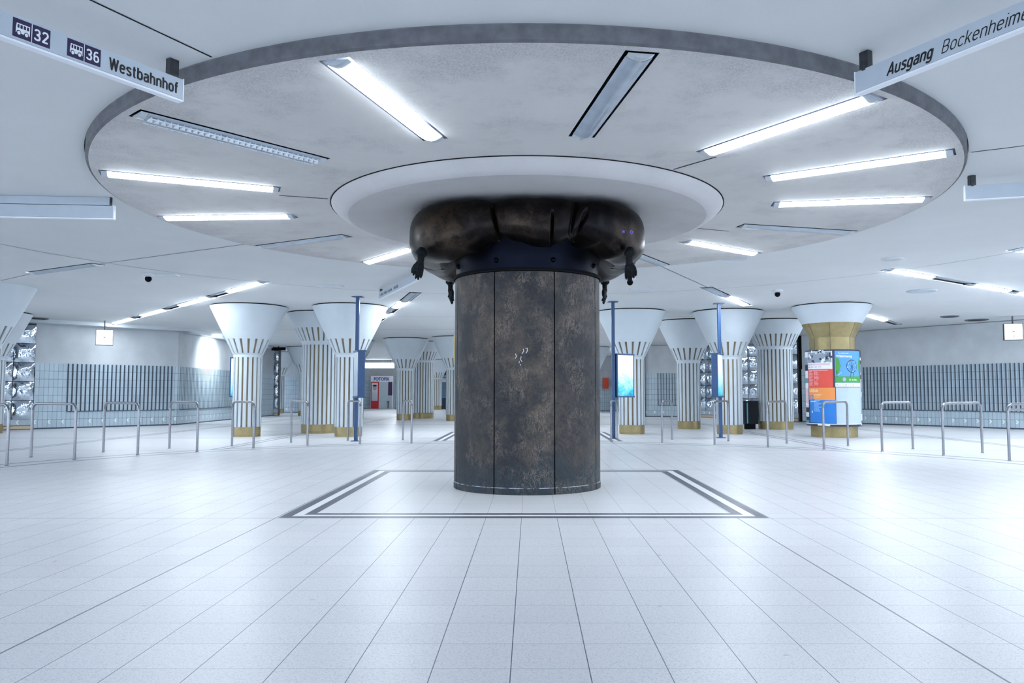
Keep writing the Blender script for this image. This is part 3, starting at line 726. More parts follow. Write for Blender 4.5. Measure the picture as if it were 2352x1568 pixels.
sky, grn, dgrn, pink = P('psky', (.10, .36, .80)), P('pgreen', (.07, .34, .06)), P('pdark', (.01, .03, .08)), P('ppink', (.72, .52, .60))
p = PO(); u0, u1 = U(1860), U(1911.5)
p.patch(u0, Vv(847), u1, Vv(806), wht); rs = random.Random(3)
p.patch(u0 + .02, Vv(832), u1 - .02, Vv(807), grey, .001)
for i in range(26):
    x = u0 + .03 + (u1 - u0 - .1) * rs.random(); y = Vv(834) + (Vv(808) - Vv(834)) * rs.random(); w, h = .02 + .07 * rs.random(), .02 + .07 * rs.random()
    p.patch(x, y, min(x + w, u1), y + h, rs.choice([blk, blk, wht, lgrey]), .002 + .0001 * i)
for i in range(7): x = u1 - .17 + i * .022; p.line([(x, Vv(826)), (x, Vv(811) - abs(i - 3) * .02)], .008, blk, .005)
p.patch(u0 + .02, Vv(838), u1 - .06, Vv(834), pink, .003)
for i in range(4): p.patch(u0 + .05 + .12 * i, Vv(842.5), u0 + .13 + .12 * i, Vv(841.5), blk, .003)
p.build('photo_poster', 'poster with black and white collage')
p = PO(); u0, u1 = U(1861), U(1912); p.patch(u0, Vv(889), u1, Vv(847), red_, .001)
rs = random.Random(5)
for c_ in (u0 + .04, u0 + .24):
    for i in range(13): p.patch(c_, Vv(885) + .032 * i, c_ + .09 + .07 * rs.random(), Vv(885) + .032 * i + .011, pink, .002)
p.patch(u0 + .04, Vv(850.5), u1 - .12, Vv(849.5), pink, .002); p.build('red_poster', 'red poster with columns of text')
p = PO(); u0, u1 = U(1862), U(1916); p.patch(u0, Vv(918), u1, Vv(889.5), org, .0015)
rs = random.Random(8)
for i in range(9): x = u0 + .02 + .035 * i; p.patch(x, Vv(900), x + .03, Vv(892) - .05 * rs.random(), P('ppeach', (.85, .55, .36)), .0025)
for i in range(3): p.patch(u0 + .19, Vv(912) + .035 * i, u0 + .36 + .04 * i, Vv(912) + .035 * i + .012, P('ppeach', (.85, .55, .36)), .003)
p.text('12.', u0 - .0, Vv(918), .20, blu, .004, .95, .004); p.build('orange_poster', 'orange poster with blue 12')
p = PO(); u0, u1 = U(1863.5), U(1917); p.patch(u0, Vv(970), u1, Vv(918), blu, .0015)
rs = random.Random(9)
p.patch(u0 + .02, Vv(923), u0 + .22, Vv(920), P('ppale', (.35, .6, .9)), .0025)
for i in range(9): p.patch(u0 + .16, Vv(944) + .035 * i, u0 + .30 + .10 * rs.random(), Vv(944) + .035 * i + .012, P('ppale', (.35, .6, .9)), .0025)
p.patch(u0 + .07, Vv(948), u0 + .105, Vv(943), wht, .0025)
for i in range(3): p.patch(u0 + .16, Vv(962) + .03 * i, u1 - .08, Vv(962) + .03 * i + .005, P('pdeep', (.03, .12, .45)), .0025)
p.build('blue_poster', 'blue poster with pale text lines')
# fair poster with a big wheel
p = PO(); u0, u1 = U(1916.5), U(1967.5); va, vb = Vv(888), Vv(806); W = u1 - u0
p.patch(u0, va, u1, vb, sky, .001)
p.patch(u0, Vv(878.5), u1, Vv(864), grn, .0018); p.patch(u0, va, u1, Vv(879), wht, .0018)
for cx_, cy_, s in ((u0 + .02, Vv(840), 1.), (u1 - .0, Vv(840), -1.)):
    pts = [(max(u0, min(u1, cx_ + s * (.12 + .012 * math.cos(9 * q)) * math.cos(q))), cy_ + .24 * math.sin(q) + .01 * math.sin(7 * q)) for q in [i * PI / 12 - PI / 2 for i in range(13)]]
    p.poly(pts if s > 0 else list(reversed(pts)), grn, .003)
    p.line([(cx_ + s * .03, Vv(852)), (cx_ + s * .03, Vv(866))], .014, dgrn, .003)
wc = (u0 + W * .56, Vv(841)); wr = .165
p.line([(wc[0] + wr * math.cos(i * PI / 14), wc[1] + wr * math.sin(i * PI / 14)) for i in range(29)], .018, dgrn, .004)
for i in range(8):
    q = i * PI / 4 + .2; e = (wc[0] + wr * math.cos(q), wc[1] + wr * math.sin(q)); p.line([wc, e], .010, dgrn, .004)
    g = (wc[0] + wr * .86 * math.cos(q), wc[1] + wr * .86 * math.sin(q)); m_ = (P('pcab', (.8, .7, .3)), wht, P('pcab2', (.75, .12, .2)))[i % 3]
    p.poly([(g[0] + .018 * math.cos(k), g[1] + .018 * math.sin(k)) for k in [j * PI / 4 for j in range(8)]], m_, .005)
p.line([wc, (wc[0] - .06, Vv(866))], .014, dgrn, .0045); p.line([wc, (wc[0] + .06, Vv(866))], .014, dgrn, .0045)
p.line([(u0, Vv(864.5)), (u1, Vv(863))], .012, dgrn, .003)
p.poly([(u0 + W * .28 + .05 * math.cos(k), Vv(871) + .055 * math.sin(k)) for k in [j * PI / 7 for j in range(14)]], P('pball', (.42, .45, .62)), .005)
p.text('Frankfurter', u0 + .09, Vv(813), .062, wht, .005, 1, .001)
p.text('Wäldchestag', u0 + .035, Vv(820.5), .085, wht, .005, 1, .003)
p.text('19.-22.Mai', u0 + W * .42, Vv(874), .068, P('ppalegreen', (.7, .9, .65)), .005, 1, .001)
for i in range(7): p.patch(u0 + .03 + .075 * i, Vv(884.5), u0 + .07 + .075 * i, Vv(883), (grey, pink, lgrey)[i % 3], .003)
for i in range(4): p.poly([(u0 + .07 + .03 * i + .012 * math.cos(k), Vv(861) + .02 * i + .014 * math.sin(k)) for k in [j * PI / 3 for j in range(6)]], (pink, wht)[i % 2], .0045)
p.build('fair_poster', 'blue and green fair poster with big wheel')
p = PO(); p.patch(U(1917.5), Vv(972), U(1968.2), Vv(889), lgrey, .001); p.build('blank_poster', 'blank pale grey poster space')
p = PO(); rs = random.Random(21)
for ua, ub in ((U(1853.8), U(1860.5)), (U(1967.8), U(1970.3))):
    y = Vv(972)
    while y < Vv(808):
        h = .05 + .16 * rs.random(); p.patch(ua + .03 * rs.random(), y, ub, min(y + h, Vv(806)), rs.choice([blk, wht, wht, pink, grey, P('pteal', (.1, .3, .35)), dgrn]), .001); y += h
for i in range(10): a = -1.1 + .22 * i; p.patch(a, .31 + .03 * rs.random(), a + .2 * rs.random() + .05, .36 + .02 * rs.random(), rs.choice([blk, dgrn, wht]), .002)
p.patch(-1.05, .355, .95, .375, wht, .003)
p.build('torn_posters', 'torn remnants of older posters')

# ------------------------------------------------------------------ walls
ZW = 3.60; ZTILE = 2.19
def wall(name, p0, p1, u_tile=(0, None), slats=None, chev=None, soffit=0, z1=ZW, sd=.032):
    p0, p1 = Vector(p0), Vector(p1); L = (p1 - p0).length; a = math.atan2(p1.y - p0.y, p1.x - p0.x)
    b = MB(); b.box((L / 2, .15, z1 / 2), (L, .28, z1)); o = b.build(name, 'plaster', loc=(p0.x, p0.y, 0), rotz=a); tag(o, kind='structure')
    t0, t1 = u_tile[0], u_tile[1] if u_tile[1] is not None else L
    b = MB(); b.box(((t0 + t1) / 2, -.002, ZTILE / 2), (t1 - t0, .03, ZTILE)); tp = b.build('tile_panel', 'tiles', o)
    b = MB(); b.box(((t0 + t1) / 2, -.006, .02), (t1 - t0, .04, .04)); b.build('floor_joint', 'slat', o)
    if slats:
        b = MB(); s0, s1 = slats; n = int((s1 - s0) / .14)
        for i in range(n + 1): b.box((s0 + .14 * i, -.017 - sd / 2, (.58 + ZTILE) / 2), (.031 if sd > .01 else .016, sd, ZTILE - .58))
        b.box(((s0 + s1) / 2, -.03, .57), (s1 - s0, .04, .022))
        b.build('slat_panel', 'slat', o)['label'] = 'dark upright slats over the tiles'
    if chev:
        c0, c1, sg = chev; b = MB(); u = c0
        while u < c1:
            b.add([(u, -.02, .17), (u + .05 * sg, -.02, .17), (u + .10 * sg, -.02, .235), (u + .05 * sg, -.02, .30), (u, -.02, .30), (u + .045 * sg, -.02, .235)], [(0, 1, 2, 5), (5, 2, 3, 4)]); u += .42
        b.build('chevron_band', 'chevron', o)['label'] = 'row of pale chevrons'
    return o
LD0, LD1 = Vector((-20.2, 21.95)), Vector((-13.25, 29.65)); dl = (LD1 - LD0).normalized(); LL = (LD1 - LD0).length
q = LD0 + dl * ((-16.42 - LD0.x) / dl.x)
tile0 = (q - LD0).length
wall('wall_left_front', q, LD1, slats=(1.0, LL - tile0 - .1), chev=(.1, LL - tile0, -1))
wall('wall_left_side', LD1, (-13.65, 42.0), slats=(.2, 6.2), chev=(.4, 12, 1), sd=.008)
wall('wall_left_back', (-20, 48.5), (-11.5, 48.5), chev=(3, 8, -1))
wall('wall_back', (-13.5, 61), (4.6, 61))
wall('wall_left_far', (-11.4, 48.7), (-13.4, 60.8))
wall('wall_right_far', (3.2, 52), (6.2, 52)); wall('wall_right_inner', (5.75, 39.9), (6.1, 51.8))
wall('wall_right_back', (5.7, 39.9), (8.15, 39.6), slats=(.75, 2.3), chev=(.1, 2.3, 1))
RD0, RD1 = Vector((11.35, 33.0)), Vector((20.6, 19.6)); RL = (RD1 - RD0).length
wall('wall_right_front', RD0, RD1, slats=(1.6, RL - .3), chev=(.3, RL - .5, 1))
# soffit along the left wall
def soffit(name, p0, p1, dep=.55, z0=3.50, z1=3.72):
    p0, p1 = Vector(p0), Vector(p1); L = (p1 - p0).length; a = math.atan2(p1.y - p0.y, p1.x - p0.x)
    b = MB(); b.box((L / 2, -dep / 2, (z0 + z1) / 2), (L, dep, z1 - z0)); tag(b.build(name, 'white', loc=(p0.x, p0.y, 0), rotz=a), kind='structure')
soffit('trim_20', LD0, LD1 + dl * .3); soffit('trim_21', (-13.25, 29.5), (-13.65, 42), .35)

# moulded mirror walls
def mirror_wall(label, p0, p1, pw, ph, ztop=3.45, rail='beige'):
    p0, p1 = Vector(p0), Vector(p1); L = (p1 - p0).length; a = math.atan2(p1.y - p0.y, p1.x - p0.x)
    root = empty('mirror_wall', (p0.x, p0.y, 0), a, label, 'mirror wall')
    b = MB(); b.box((L / 2, .12, ztop / 2 + .06), (L, .2, ztop + .12)); b.build('backing', 'dark', root)
    nu = max(1, round(L / pw)); nv = max(1, round((ztop - .32) / ph)); K = 8; b = MB(); rs = random.Random(4)
    for i in range(nu):
        for j in range(nv):
            x0, x1 = L * i / nu, L * (i + 1) / nu; z0, z1 = .32 + (ztop - .32) * j / nv, .32 + (ztop - .32) * (j + 1) / nv
            am = .10 + .04 * rs.random(); ox, oz = .1 * rs.random() - .05, .1 * rs.random() - .05; vs = []
            for v in range(K + 1):
                for u in range(K + 1):
                    s, t = u / K, v / K; d = (math.sin(PI * s) * math.sin(PI * t)) ** .7 * am * (1 - .55 * math.exp(-(((s - .5 - ox) / .18) ** 2 + ((t - .5 - oz) / .16) ** 2)))
                    vs.append((x0 + .01 + (x1 - x0 - .02) * s, -.01 - d, z0 + .01 + (z1 - z0 - .02) * t))
            b.add(vs, [(v * (K + 1) + u, v * (K + 1) + u + 1, (v + 1) * (K + 1) + u + 1, (v + 1) * (K + 1) + u) for v in range(K) for u in range(K)])
    b.build('mirror_panels', 'mirror', root, smooth=True, fix=False)
    b = MB(); b.box((L / 2, -.03, .07), (L, .06, .10)); b.build('skirting', rail, root)
    b = MB(); u = .2
    while u < L:
        sg = -1 if p0.x < 0 else 1
        b.add([(u, -.03, .17), (u + .05 * sg, -.03, .17), (u + .10 * sg, -.03, .235), (u + .05 * sg, -.03, .30), (u, -.03, .30), (u + .045 * sg, -.03, .235)], [(0, 1, 2, 5), (5, 2, 3, 4)]); u += .42
    b.build('chevron_band', 'chevron', root)
    b = MB(); b.box((L / 2, -.01, .235), (L, .03, .19)); b.build('kick_panel', 'boothgrey', root)
mirror_wall('wall of bulging mirror panels at the left frame edge', LD0, q, .62, .62)
mirror_wall('bulging mirror panels seen between the right-hand columns', (8.25, 39.4), (11.25, 33.2), .75, .62)
mirror_wall('narrow mirror strip beside the small distant left column', (-13.85, 42.15), (-13.42, 42.05), .45, .62)
b = MB(); b.box((0, 0, 1.8), (.12, .12, 3.6)); tag(b.build('trim_30', 'black', loc=(11.32, 33.05, 0)), kind='structure')
b = MB(); b.box((0, 0, 1.8), (.12, .12, 3.6)); tag(b.build('trim_31', 'dark', loc=(5.74, 39.8, 0)), kind='structure')
# wall light spot: a ceiling spotlight washing the left side wall
sl = empty('wall_spotlight', (-12.0, 32.6, 3.59), label='small ceiling spotlight washing the left side wall', cat='spotlight')
b = MB(); b.lathe([(.09, .02), (.09, -.05), (.075, -.05), (.07, -.02)], 20); b.build('spot_housing', 'dark', sl)
ld = bpy.data.lights.new('spot_bulb', 'SPOT'); ld.energy = 200; ld.color = (.88, .95, 1); ld.spot_size = math.radians(100); ld.spot_blend = 1.0; ld.shadow_soft_size = .05
lo_ = bpy.data.objects.new('spot_bulb', ld); COL.objects.link(lo_); lo_.parent = sl; lo_.location = (0, 0, -.06)
lo_.rotation_euler = Vector((-1.3, .0, -.85)).to_track_quat('-Z', 'Y').to_euler()

# ------------------------------------------------------------------ hoop rails
def rail_mb(pa, pb, h=1.0, r=.024, low=False):
    pa, pb = Vector((*pa, 0)), Vector((*pb, 0)); d = (pb - pa); L = d.length; d.normalize(); R = .13; up = Vector((0, 0, 1))
    pts = [pa, pa + up * .3, pa + up * (h - R)]
    for i in range(1, 7): t = PI / 2 * i / 6; pts.append(pa + d * R * (1 - math.cos(t)) + up * (h - R + R * math.sin(t)))
    pts.append(pb - d * R + up * h)
    for i in range(1, 7): t = PI / 2 * i / 6; pts.append(pb - d * R * (1 - math.sin(t)) + up * (h - R + R * math.cos(t)))
    pts += [pb + up * .3, pb]
    b = MB(); b.tube(pts, r, 12)
    return b, pa, pb
RAILS = [((-83, 1061), (15.6, 1068.8), 'steel hoop rail cut by the left frame edge'),
 ((71, 1049.5), (170.5, 1055.6), 'steel hoop rail in front of the mirror wall corner at left'),
 ((237, 1038), (316, 1044.3), 'steel hoop rail below the left wall clock'),
 ((388.8, 1029.5), (452.3, 1037), 'steel hoop rail in front of the bend in the left tiled wall'),
 ((532.6, 1024), (582, 1029), 'steel hoop rail in front of the leftmost slender column'),
 ((668.2, 1016.6), (706, 1023.3), 'steel hoop rail in front of the thick left column'),
 ((798.6, 1012.2), (826.5, 1019.8), 'steel hoop rail straddling the left blue post'),
 ((925.3, 1009.7), (945, 1017.6), 'narrow steel hoop rail just left of the bronze pillar'),
 ((1404, 1014.5), (1417.6, 1008), 'steel hoop rail at the blue post with the lit poster'),
 ((1521, 1016.6), (1543.8, 1009), 'steel hoop rail between the two right blue posts'),
 ((1641.5, 1020.7), (1673, 1013), 'steel hoop rail at the rightmost blue post'),
 ((1764, 1026.5), (1807, 1018.3), 'steel hoop rail in front of the thick grey right column'),
 ((1892.6, 1031.7), (1948, 1023.7), 'steel hoop rail in front of the poster column'),
 ((2026.5, 1036.8), (2097, 1031), 'steel hoop rail next right of the poster column'),
 ((2167.5, 1045.6), (2256.7, 1040.4), 'steel hoop rail in front of the right tiled wall, second from the frame edge'),
 ((2318.8, 1058.4), (2425, 1053), 'steel hoop rail with second bar, cut by the right frame edge')]
for i, (a, c, lab) in enumerate(RAILS):
    A, C_ = atz(*a), atz(*c)
    b, pa, pb = rail_mb(A, C_)
    root = empty('hoop_rail', (pa.x, pa.y, 0), label=lab, cat='railing', group='ring of steel hoop rails')
    b.v = [(v[0] - pa.x, v[1] - pa.y, v[2]) for v in b.v]; b.build('hoop_tube', 'steel', root, smooth=True, angle=.7)
    for q_ in (pa, pb):
        t2 = MB(); t2.lathe([(.001, .010), (.030, .009), (.034, 0)], 16, (q_.x - pa.x, q_.y - pa.y)); t2.build('foot_ring', 'steel', root, smooth=True)
    if i == 15:
        t2 = MB(); d = pb - pa; t2.tube([(0, 0, .90), (d.x, d.y, .90)], .0215, 12); t2.build('lower_bar', 'steel', root, smooth=True, angle=.7)

# ------------------------------------------------------------------ blue posts with poster cases
def blue_post(x, Y, label, case_ang, side=1, lit=True, off=.42):
    root = empty('blue_post', (atd(x, Y), Y, 0), label=label, cat='post'); H = zc(Y)
    b = MB(); b.box((0, 0, H / 2), (.085, .085, H - .02)); b.box((-.028, -.047, H / 2), (.018, .012, H - .03)); b.box((.028, -.047, H / 2), (.018, .012, H - .03)); b.build('pole', 'blue', root)
    b = MB(); b.box((0, 0, .008), (.22, .22, .016)); b.build('base_plate', 'blue', root)
    b = MB(); b.box((0, 0, H - .012), (.26, .26, .012)); b.build('top_plate', 'blue', root)
    a = case_ang; cs = empty('poster_case', (0, 0, 0)); cs.parent = root; cs.rotation_euler.z = a
    z0, z1, w, t = 1.08, 2.24, .62, .16; x0 = side * .05; x1 = side * (.05 + w); xm = (x0 + x1) / 2
    b = MB(); b.box((xm, 0, (z0 + z1) / 2), (w, t, z1 - z0)); b.build('case_body', 'blue', cs)
    for s in (-1, 1):
        b = MB()
        b.box((xm, s * (t / 2 + .003), (z0 + z1) / 2), (w - .08, .012, z1 - z0 - .08)); o = b.build('lit_poster' if lit else 'glass_pane', 'poster' if lit else 'lampoff', cs)
        for zz in (z0 + .02, z1 - .02):
            b = MB(); b.box((xm, s * (t / 2 + .012), zz), (w, .03, .04)); b.build('frame_bar', 'blue', cs)
    return root
def poster_mat():
    m, nt, b_ = newmat('backlit_advert'); vec, x, y, z = coords(nt)
    k = noise(nt, vec, 5, 6, .7, 1.2); g = (z - 1.1) * .95
    c = ramp(nt, k * .5 + g * .5, [(.22, (.02, .22, .45)), (.32, (.06, .55, .62)), (.40, (.30, .62, .85)), (.50, (.62, .80, .95)), (.62, (.9, .95, 1)), (.9, (1, 1, 1))])
    nt.links.new(c, b_.inputs['Emission Color']); nt.links.new(c, b_.inputs['Base Color']); setin(b_, Emission_Strength=.16, Roughness=.15)
    return m
M['poster'] = poster_mat()
blue_post(819, 19.75, 'blue steel post with poster case seen edge-on, left of the bronze pillar', math.radians(112), -1, False)
blue_post(1409, 20.85, 'blue steel post with lit poster, right of the bronze pillar', math.radians(36), 1)
blue_post(1654, 21.2, 'rightmost blue steel post with glowing poster case edge-on', math.radians(65), -1)
blue_post(583, 23.2, 'blue post hidden behind the leftmost slender column, case edge showing', math.radians(14), -1)

# ------------------------------------------------------------------ hanging signs
def sign(ang, r0, L, label, cat='sign', flip=0):
    a = math.radians(ang); y0 = CY + r0 * math.sin(a)
    root = empty('hanging_sign', (CX + r0 * math.cos(a), y0, 0), a, label, cat)
    z0, z1, t = 3.40, 3.562, .054
    b = MB(); b.box((L / 2, 0, (z0 + z1) / 2 + .004), (L, t, z1 - z0 - .008)); b.build('sign_body', 'signgrey', root)
    b = MB(); b.box((L / 2, 0, z0 - .002), (L, t + .004, .014)); b.build('under_strip', 'signwhite', root)
    b = MB(); b.box((-.003, 0, (z0 + z1) / 2), (.008, t + .006, z1 - z0 + .012)); b.build('end_plate', 'signwhite', root)
    for s in (.075, L - .12):
        zz = 3.68; b = MB(); b.box((s, 0, (z1 + zz) / 2), (.075, .05, zz - z1 + .03)); b.box((s, -.027, (z1 + zz) / 2), (.03, .006, zz - z1 + .02)); b.build('bracket', 'signend', root)
    return root
def place_text(root, txt, s0, s1, zb, cap, face, mat, off=0., shear=0., name='lettering', mirror=False, lab=None):
    # s0 = start, s1 = end of the text measured along the sign; face = -1 / +1 side
    vs, fs = text_mb(txt, 1.0, 0, off, shear)
    xs = [v[0] for v in vs]; w = max(xs) - min(xs); x0 = min(xs)
    k = abs(s1 - s0) / w; kz = cap / .70; sg = 1 if s1 > s0 else -1
    b = MB(); b.add([(s0 + sg * (v[0] - x0) * k, face * (HT + .0015), zb + v[1] * kz) for v in vs], fs)
    return b.build(name, mat, root, fix=False)
sl_ = sign(-120.3, 5.17, 3.2, 'grey hanging sign with bus symbols and the word Westbahnhof at upper left')
R0 = 5.17
stroke_text('Westbahnhof', 5.747 - R0, 5.205 - R0, 3.440, .082, 1, 'ink', sl_, .17)
def bus_box(root, s0, s1, num, zb=3.425, zt=3.545):
    f = HT + .0004; mid = s0 + (s1 - s0) * .5
    b = MB(); b.box(((s0 + s1) / 2, f, (zb + zt) / 2), (abs(s1 - s0), .0012, zt - zb)); b.box((mid, f + .0008, (zb + zt) / 2), (.004, .002, zt - zb), 1); b.build('route_panel', ['navy', 'letterwhite'], root)
    stroke_text(num, mid + (s1 - mid) * .12, mid + (s1 - mid) * .98, zb + .024, .072, 1, 'letterwhite', root, .15, name='route_number').location.y = .0006
    # bus: s runs backwards along reading direction
    d = (mid - s0); X = lambda t: s0 + d * t; y = f + .0012
    def pl(mb, pts, mi=0, dy=0): mb.poly([(X(u), y + dy, zb + v) for u, v in pts], mi)
    b = MB()
    pl(b, [(.16, .030), (.16, .062), (.20, .092), (.90, .092), (.90, .030)])
    for u in (.22, .39, .56, .73): pl(b, [(u + (.0 if u > .3 else .015), .062), (u + (.0 if u > .3 else .025), .085), (u + .12, .085), (u + .12, .062)], 1, .001)
    for u in (.32, .72):
        pl(b, [(u + .125 * math.cos(k), .031 + .0175 * math.sin(k)) for k in [j * PI / 9 for j in range(18)]], 1, .0012)
        pl(b, [(u + .085 * math.cos(k), .031 + .0120 * math.sin(k)) for k in [j * PI / 9 for j in range(18)]], 0, .002)
    b.build('bus_symbol', ['letterwhite', 'navy'], root, fix=False)
bus_box(sl_, 6.373 - R0, 6.145 - R0, '32'); bus_box(sl_, 6.036 - R0, 5.809 - R0, '36')
sr = sign(-61.8, 5.217, 3.2, 'grey hanging sign reading Ausgang Bockenheimer at upper right')
R1 = 5.217
stroke_text('Ausgang', 5.483 - R1, 5.84 - R1, 3.440, .082, -1, 'ink', sr, .17, .30)
stroke_text('Bockenheimer', 5.895 - R1, 6.50 - R1, 3.440, .084, -1, 'ink', sr, .085, .30)
sm = sign(184.6, 5.257, 3.2, 'blank hanging sign seen broadside at the left frame edge')
b = MB(); b.box((1.6, 0, 3.62), (3.1, .06, .10)); b.build('mounting_rail', 'signgrey', sm)
sign(-15.5, 5.21, 3.2, 'blank hanging sign seen broadside at the right frame edge')
sb = sign(113.2, 5.5, 3.4, 'hanging sign with small lettering behind the left of the bronze capital')
sb['category'] = 'sign'
b = MB(); rs = random.Random(12); u = 3.25
while u > 1.5:                 # lettering too small to read
    w_ = .022 + .03 * rs.random(); h_ = rs.choice([.045, .05, .07])
    if rs.random() > .13: b.box((u, HT + .001, 3.45 + h_ / 2), (w_, .001, h_))
    u -= w_ + .016
b.build('small_lettering', 'slat', sb)

# ------------------------------------------------------------------ clocks, cameras, vents
def clock(x, y, Y, rz, label, ticks):
    tt = (PY - y) / F; h = Y * (tt * CT + ST) / (CT - tt * ST); d = Y * CT + h * ST; z = h + EYE
    root = empty('square_clock', ((x - PX) * d / F, Y, z), rz, label, 'clock')
    b = MB(); b.box((0, 0, 0), (.52, .16, .52)); b.build('clock_case', 'dark', root)
    for s in (-1, 1):
        b = MB(); b.box((0, s * .083, 0), (.49, .01, .49)); b.build('clock_face', 'clock', root)
        b = MB(); b.box((.0, s * .090, 0), (.06, .004, .02)); b.box((.02, s * .090, .01), (.012, .004, .04))
        if ticks:
            for k in range(12):
                a = k * PI / 6; b.box((.19 * math.sin(a), s * .090, .19 * math.cos(a)), (.014, .004, .014))
            b.box((.01, s * .091, -.13), (.012, .004, .12))
        b.build('clock_hands', 'dark', root)
    b = MB(); L = zc(Y) - z - .26; b.tube([(0, 0, .26), (0, 0, .26 + L)], .02, 8); b.build('hanger_rod', 'dark', root)
clock(240, 775, 26.4, math.radians(28), 'square lit clock with plain face hanging by the left wall', False)
clock(2326.5, 762, 24.8, math.radians(-20), 'square lit clock with hour dots hanging by the right wall', True)
def dome(x, y, label):
    X, Y = atz(x, y, 3.64); root = empty('dome_camera', (X, Y, zc(Y)), 0, label, 'camera')
    b = MB(); b.lathe([(.001, 0), (.13, 0), (.13, -.03), (.09, -.05), (.05, -.06), (.05, -.08)], 20); b.build('camera_mount', 'vent', root, smooth=True, angle=.6)
    b = MB(); b.sphere((0, 0, -.10), .066, 16, 10); b.build('camera_dome', 'black', root, smooth=True)
dome(341, 629, 'dark dome camera on the ceiling at left, above the left wall clock'); dome(1785.5, 664.5, 'dark dome camera on the ceiling at right, above the thick grey column'); dome(1447, 637, 'tiny dark dome camera just right of the bronze capital')
def vent(kind, x, y, sx, sy, label, mat, rz=0):
    X, Y = atz(x, y, zc(15)); root = empty('ceiling_vent', (X, Y, zc(Y)), rz, label, 'vent'); b = MB()
    if kind == 'r':
        b.lathe([(.001, -.012), (sx * .35, -.014), (sx * .45, -.03), (sx / 2, -.012), (sx / 2, 0)], 28); o = b.build('vent_disc', mat, root, smooth=True, angle=.5)
        b = MB()
        for k in range(6): b.box((0, -sx * .3 + k * sx * .12, -.02), (sx * .6, .012, .012))
        b.build('vent_blades', 'dark' if mat == 'ventdark' else 'vent', root)
    else:
        b.box((0, 0, -.012), (sx, sy, .022)); b.build('vent_plate', mat, root)
        b = MB()
        for k in range(5): b.box((0, -sy * .36 + k * sy * .18, -.026), (sx * .9, .014, .010))
        b.build('vent_blades', mat, root)
vent('s', 1471, 660.5, .50, .28, 'pale rectangular ceiling vent right of the bronze pillar', 'vent')
vent('s', 760, 654, .55, .28, 'pale rectangular ceiling vent above the left blue post', 'vent')
vent('s', 378, 630, .55, .22, 'pale slotted ceiling vent beside the left dome camera', 'vent')
vent('s', 1686, 593.5, .42, .22, 'pale ceiling plate below a lit lamp at right', 'vent')
vent('r', 2117, 665.5, .68, 0, 'round grey ceiling diffuser below the upper right lamp row', 'boothgrey')
vent('r', 2181, 724, .55, 0, 'dark round vent left of the right wall clock', 'ventdark')
vent('r', 2243, 732, .72, 0, 'dark round vent nearest the right wall clock', 'ventdark')
vent('r', 84, 728.5, .7, 0, 'dark oval vent near the left wall top', 'ventdark')
vent('r', 2050, 594, .40, 0, 'faint round ceiling cover at upper right', 'ceiling')

# ------------------------------------------------------------------ bin, kiosk, booth, red box
Yb = 26.35; br = empty('litter_bin', (atd(1721, Yb), Yb, 0), label='black litter bin with cyan stripe between two right columns', cat='bin')
b = MB(); b.box((0, 0, .54), (.46, .40, .74)); b.box((0, 0, .92), (.48, .42, .025)); b.build('bin_body', 'bin', br)
b = MB(); b.box((0, 0, .09), (.30, .28, .18)); b.build('pedestal', 'black', br)
b = MB(); b.box((-.13, -.204, .54), (.04, .008, .68)); b.build('stripe', 'cyan', br)

Yk = 60.2; bt = empty('photo_booth', (atd(877, Yk), Yk, 0), label='white FOTOFIX photo booth with red door panel at the far wall', cat='photo booth')
b = MB(); b.box((0, .45, 1.24), (1.72, .9, 2.48)); b.build('booth_shell', 'boothwhite', bt)
b = MB(); b.box((.25, -.012, 1.03), (1.05, .03, 2.02)); b.build('booth_interior', 'boothgrey', bt)['label'] = 'grey booth interior'
b = MB(); b.box((-.52, -.03, 1.03), (.60, .06, 2.04)); b.build('red_panel', 'red', bt)
b = MB(); b.box((-.53, -.065, 1.28), (.46, .01, 1.36)); pp = b.build('portrait_poster', P('portrait', (.62, .58, .66)), bt)
pp['label'] = 'portrait poster of a dark-haired person'
b = MB(); b.sphere((-.53, -.075, 1.58), .15, 14, 8, sc=(1, .12, 1.25)); b.build('poster_face', 'skin', pp)
b = MB(); b.sphere((-.53, -.078, 1.74), .15, 14, 8, sc=(1.08, .12, .55)); b.build('poster_hair', 'ink', pp)
b = MB(); b.sphere((-.53, -.075, 1.05), .19, 14, 8, sc=(1, .1, 1.5)); b.box((-.53, -.078, .74), (.42, .01, .22)); b.build('poster_clothes', P('pcloth', (.45, .50, .55)), pp)
b = MB(); b.box((.64, -.045, 1.52), (.30, .05, 1.02)); b.build('curtain', 'curtain', bt)
b = MB(); b.tube([(.50, -.10, .02), (.50, -.10, .52)], .03, 8); b.lathe([(.001, .56), (.10, .56), (.10, .52), (.001, .52)], 14, (.50, -.10)); b.build('stool', 'dark', bt)
vs, fs = text_mb('FOTOFiX', .34, .004, .012); xs = [v[0] for v in vs]; k = 1.20 / max(xs); b = MB(); b.add([(-.62 + v[0] * k, -.012 - v[2], 2.14 + v[1]) for v in vs], fs); b.build('fotofix_lettering', 'logo', bt, fix=False)
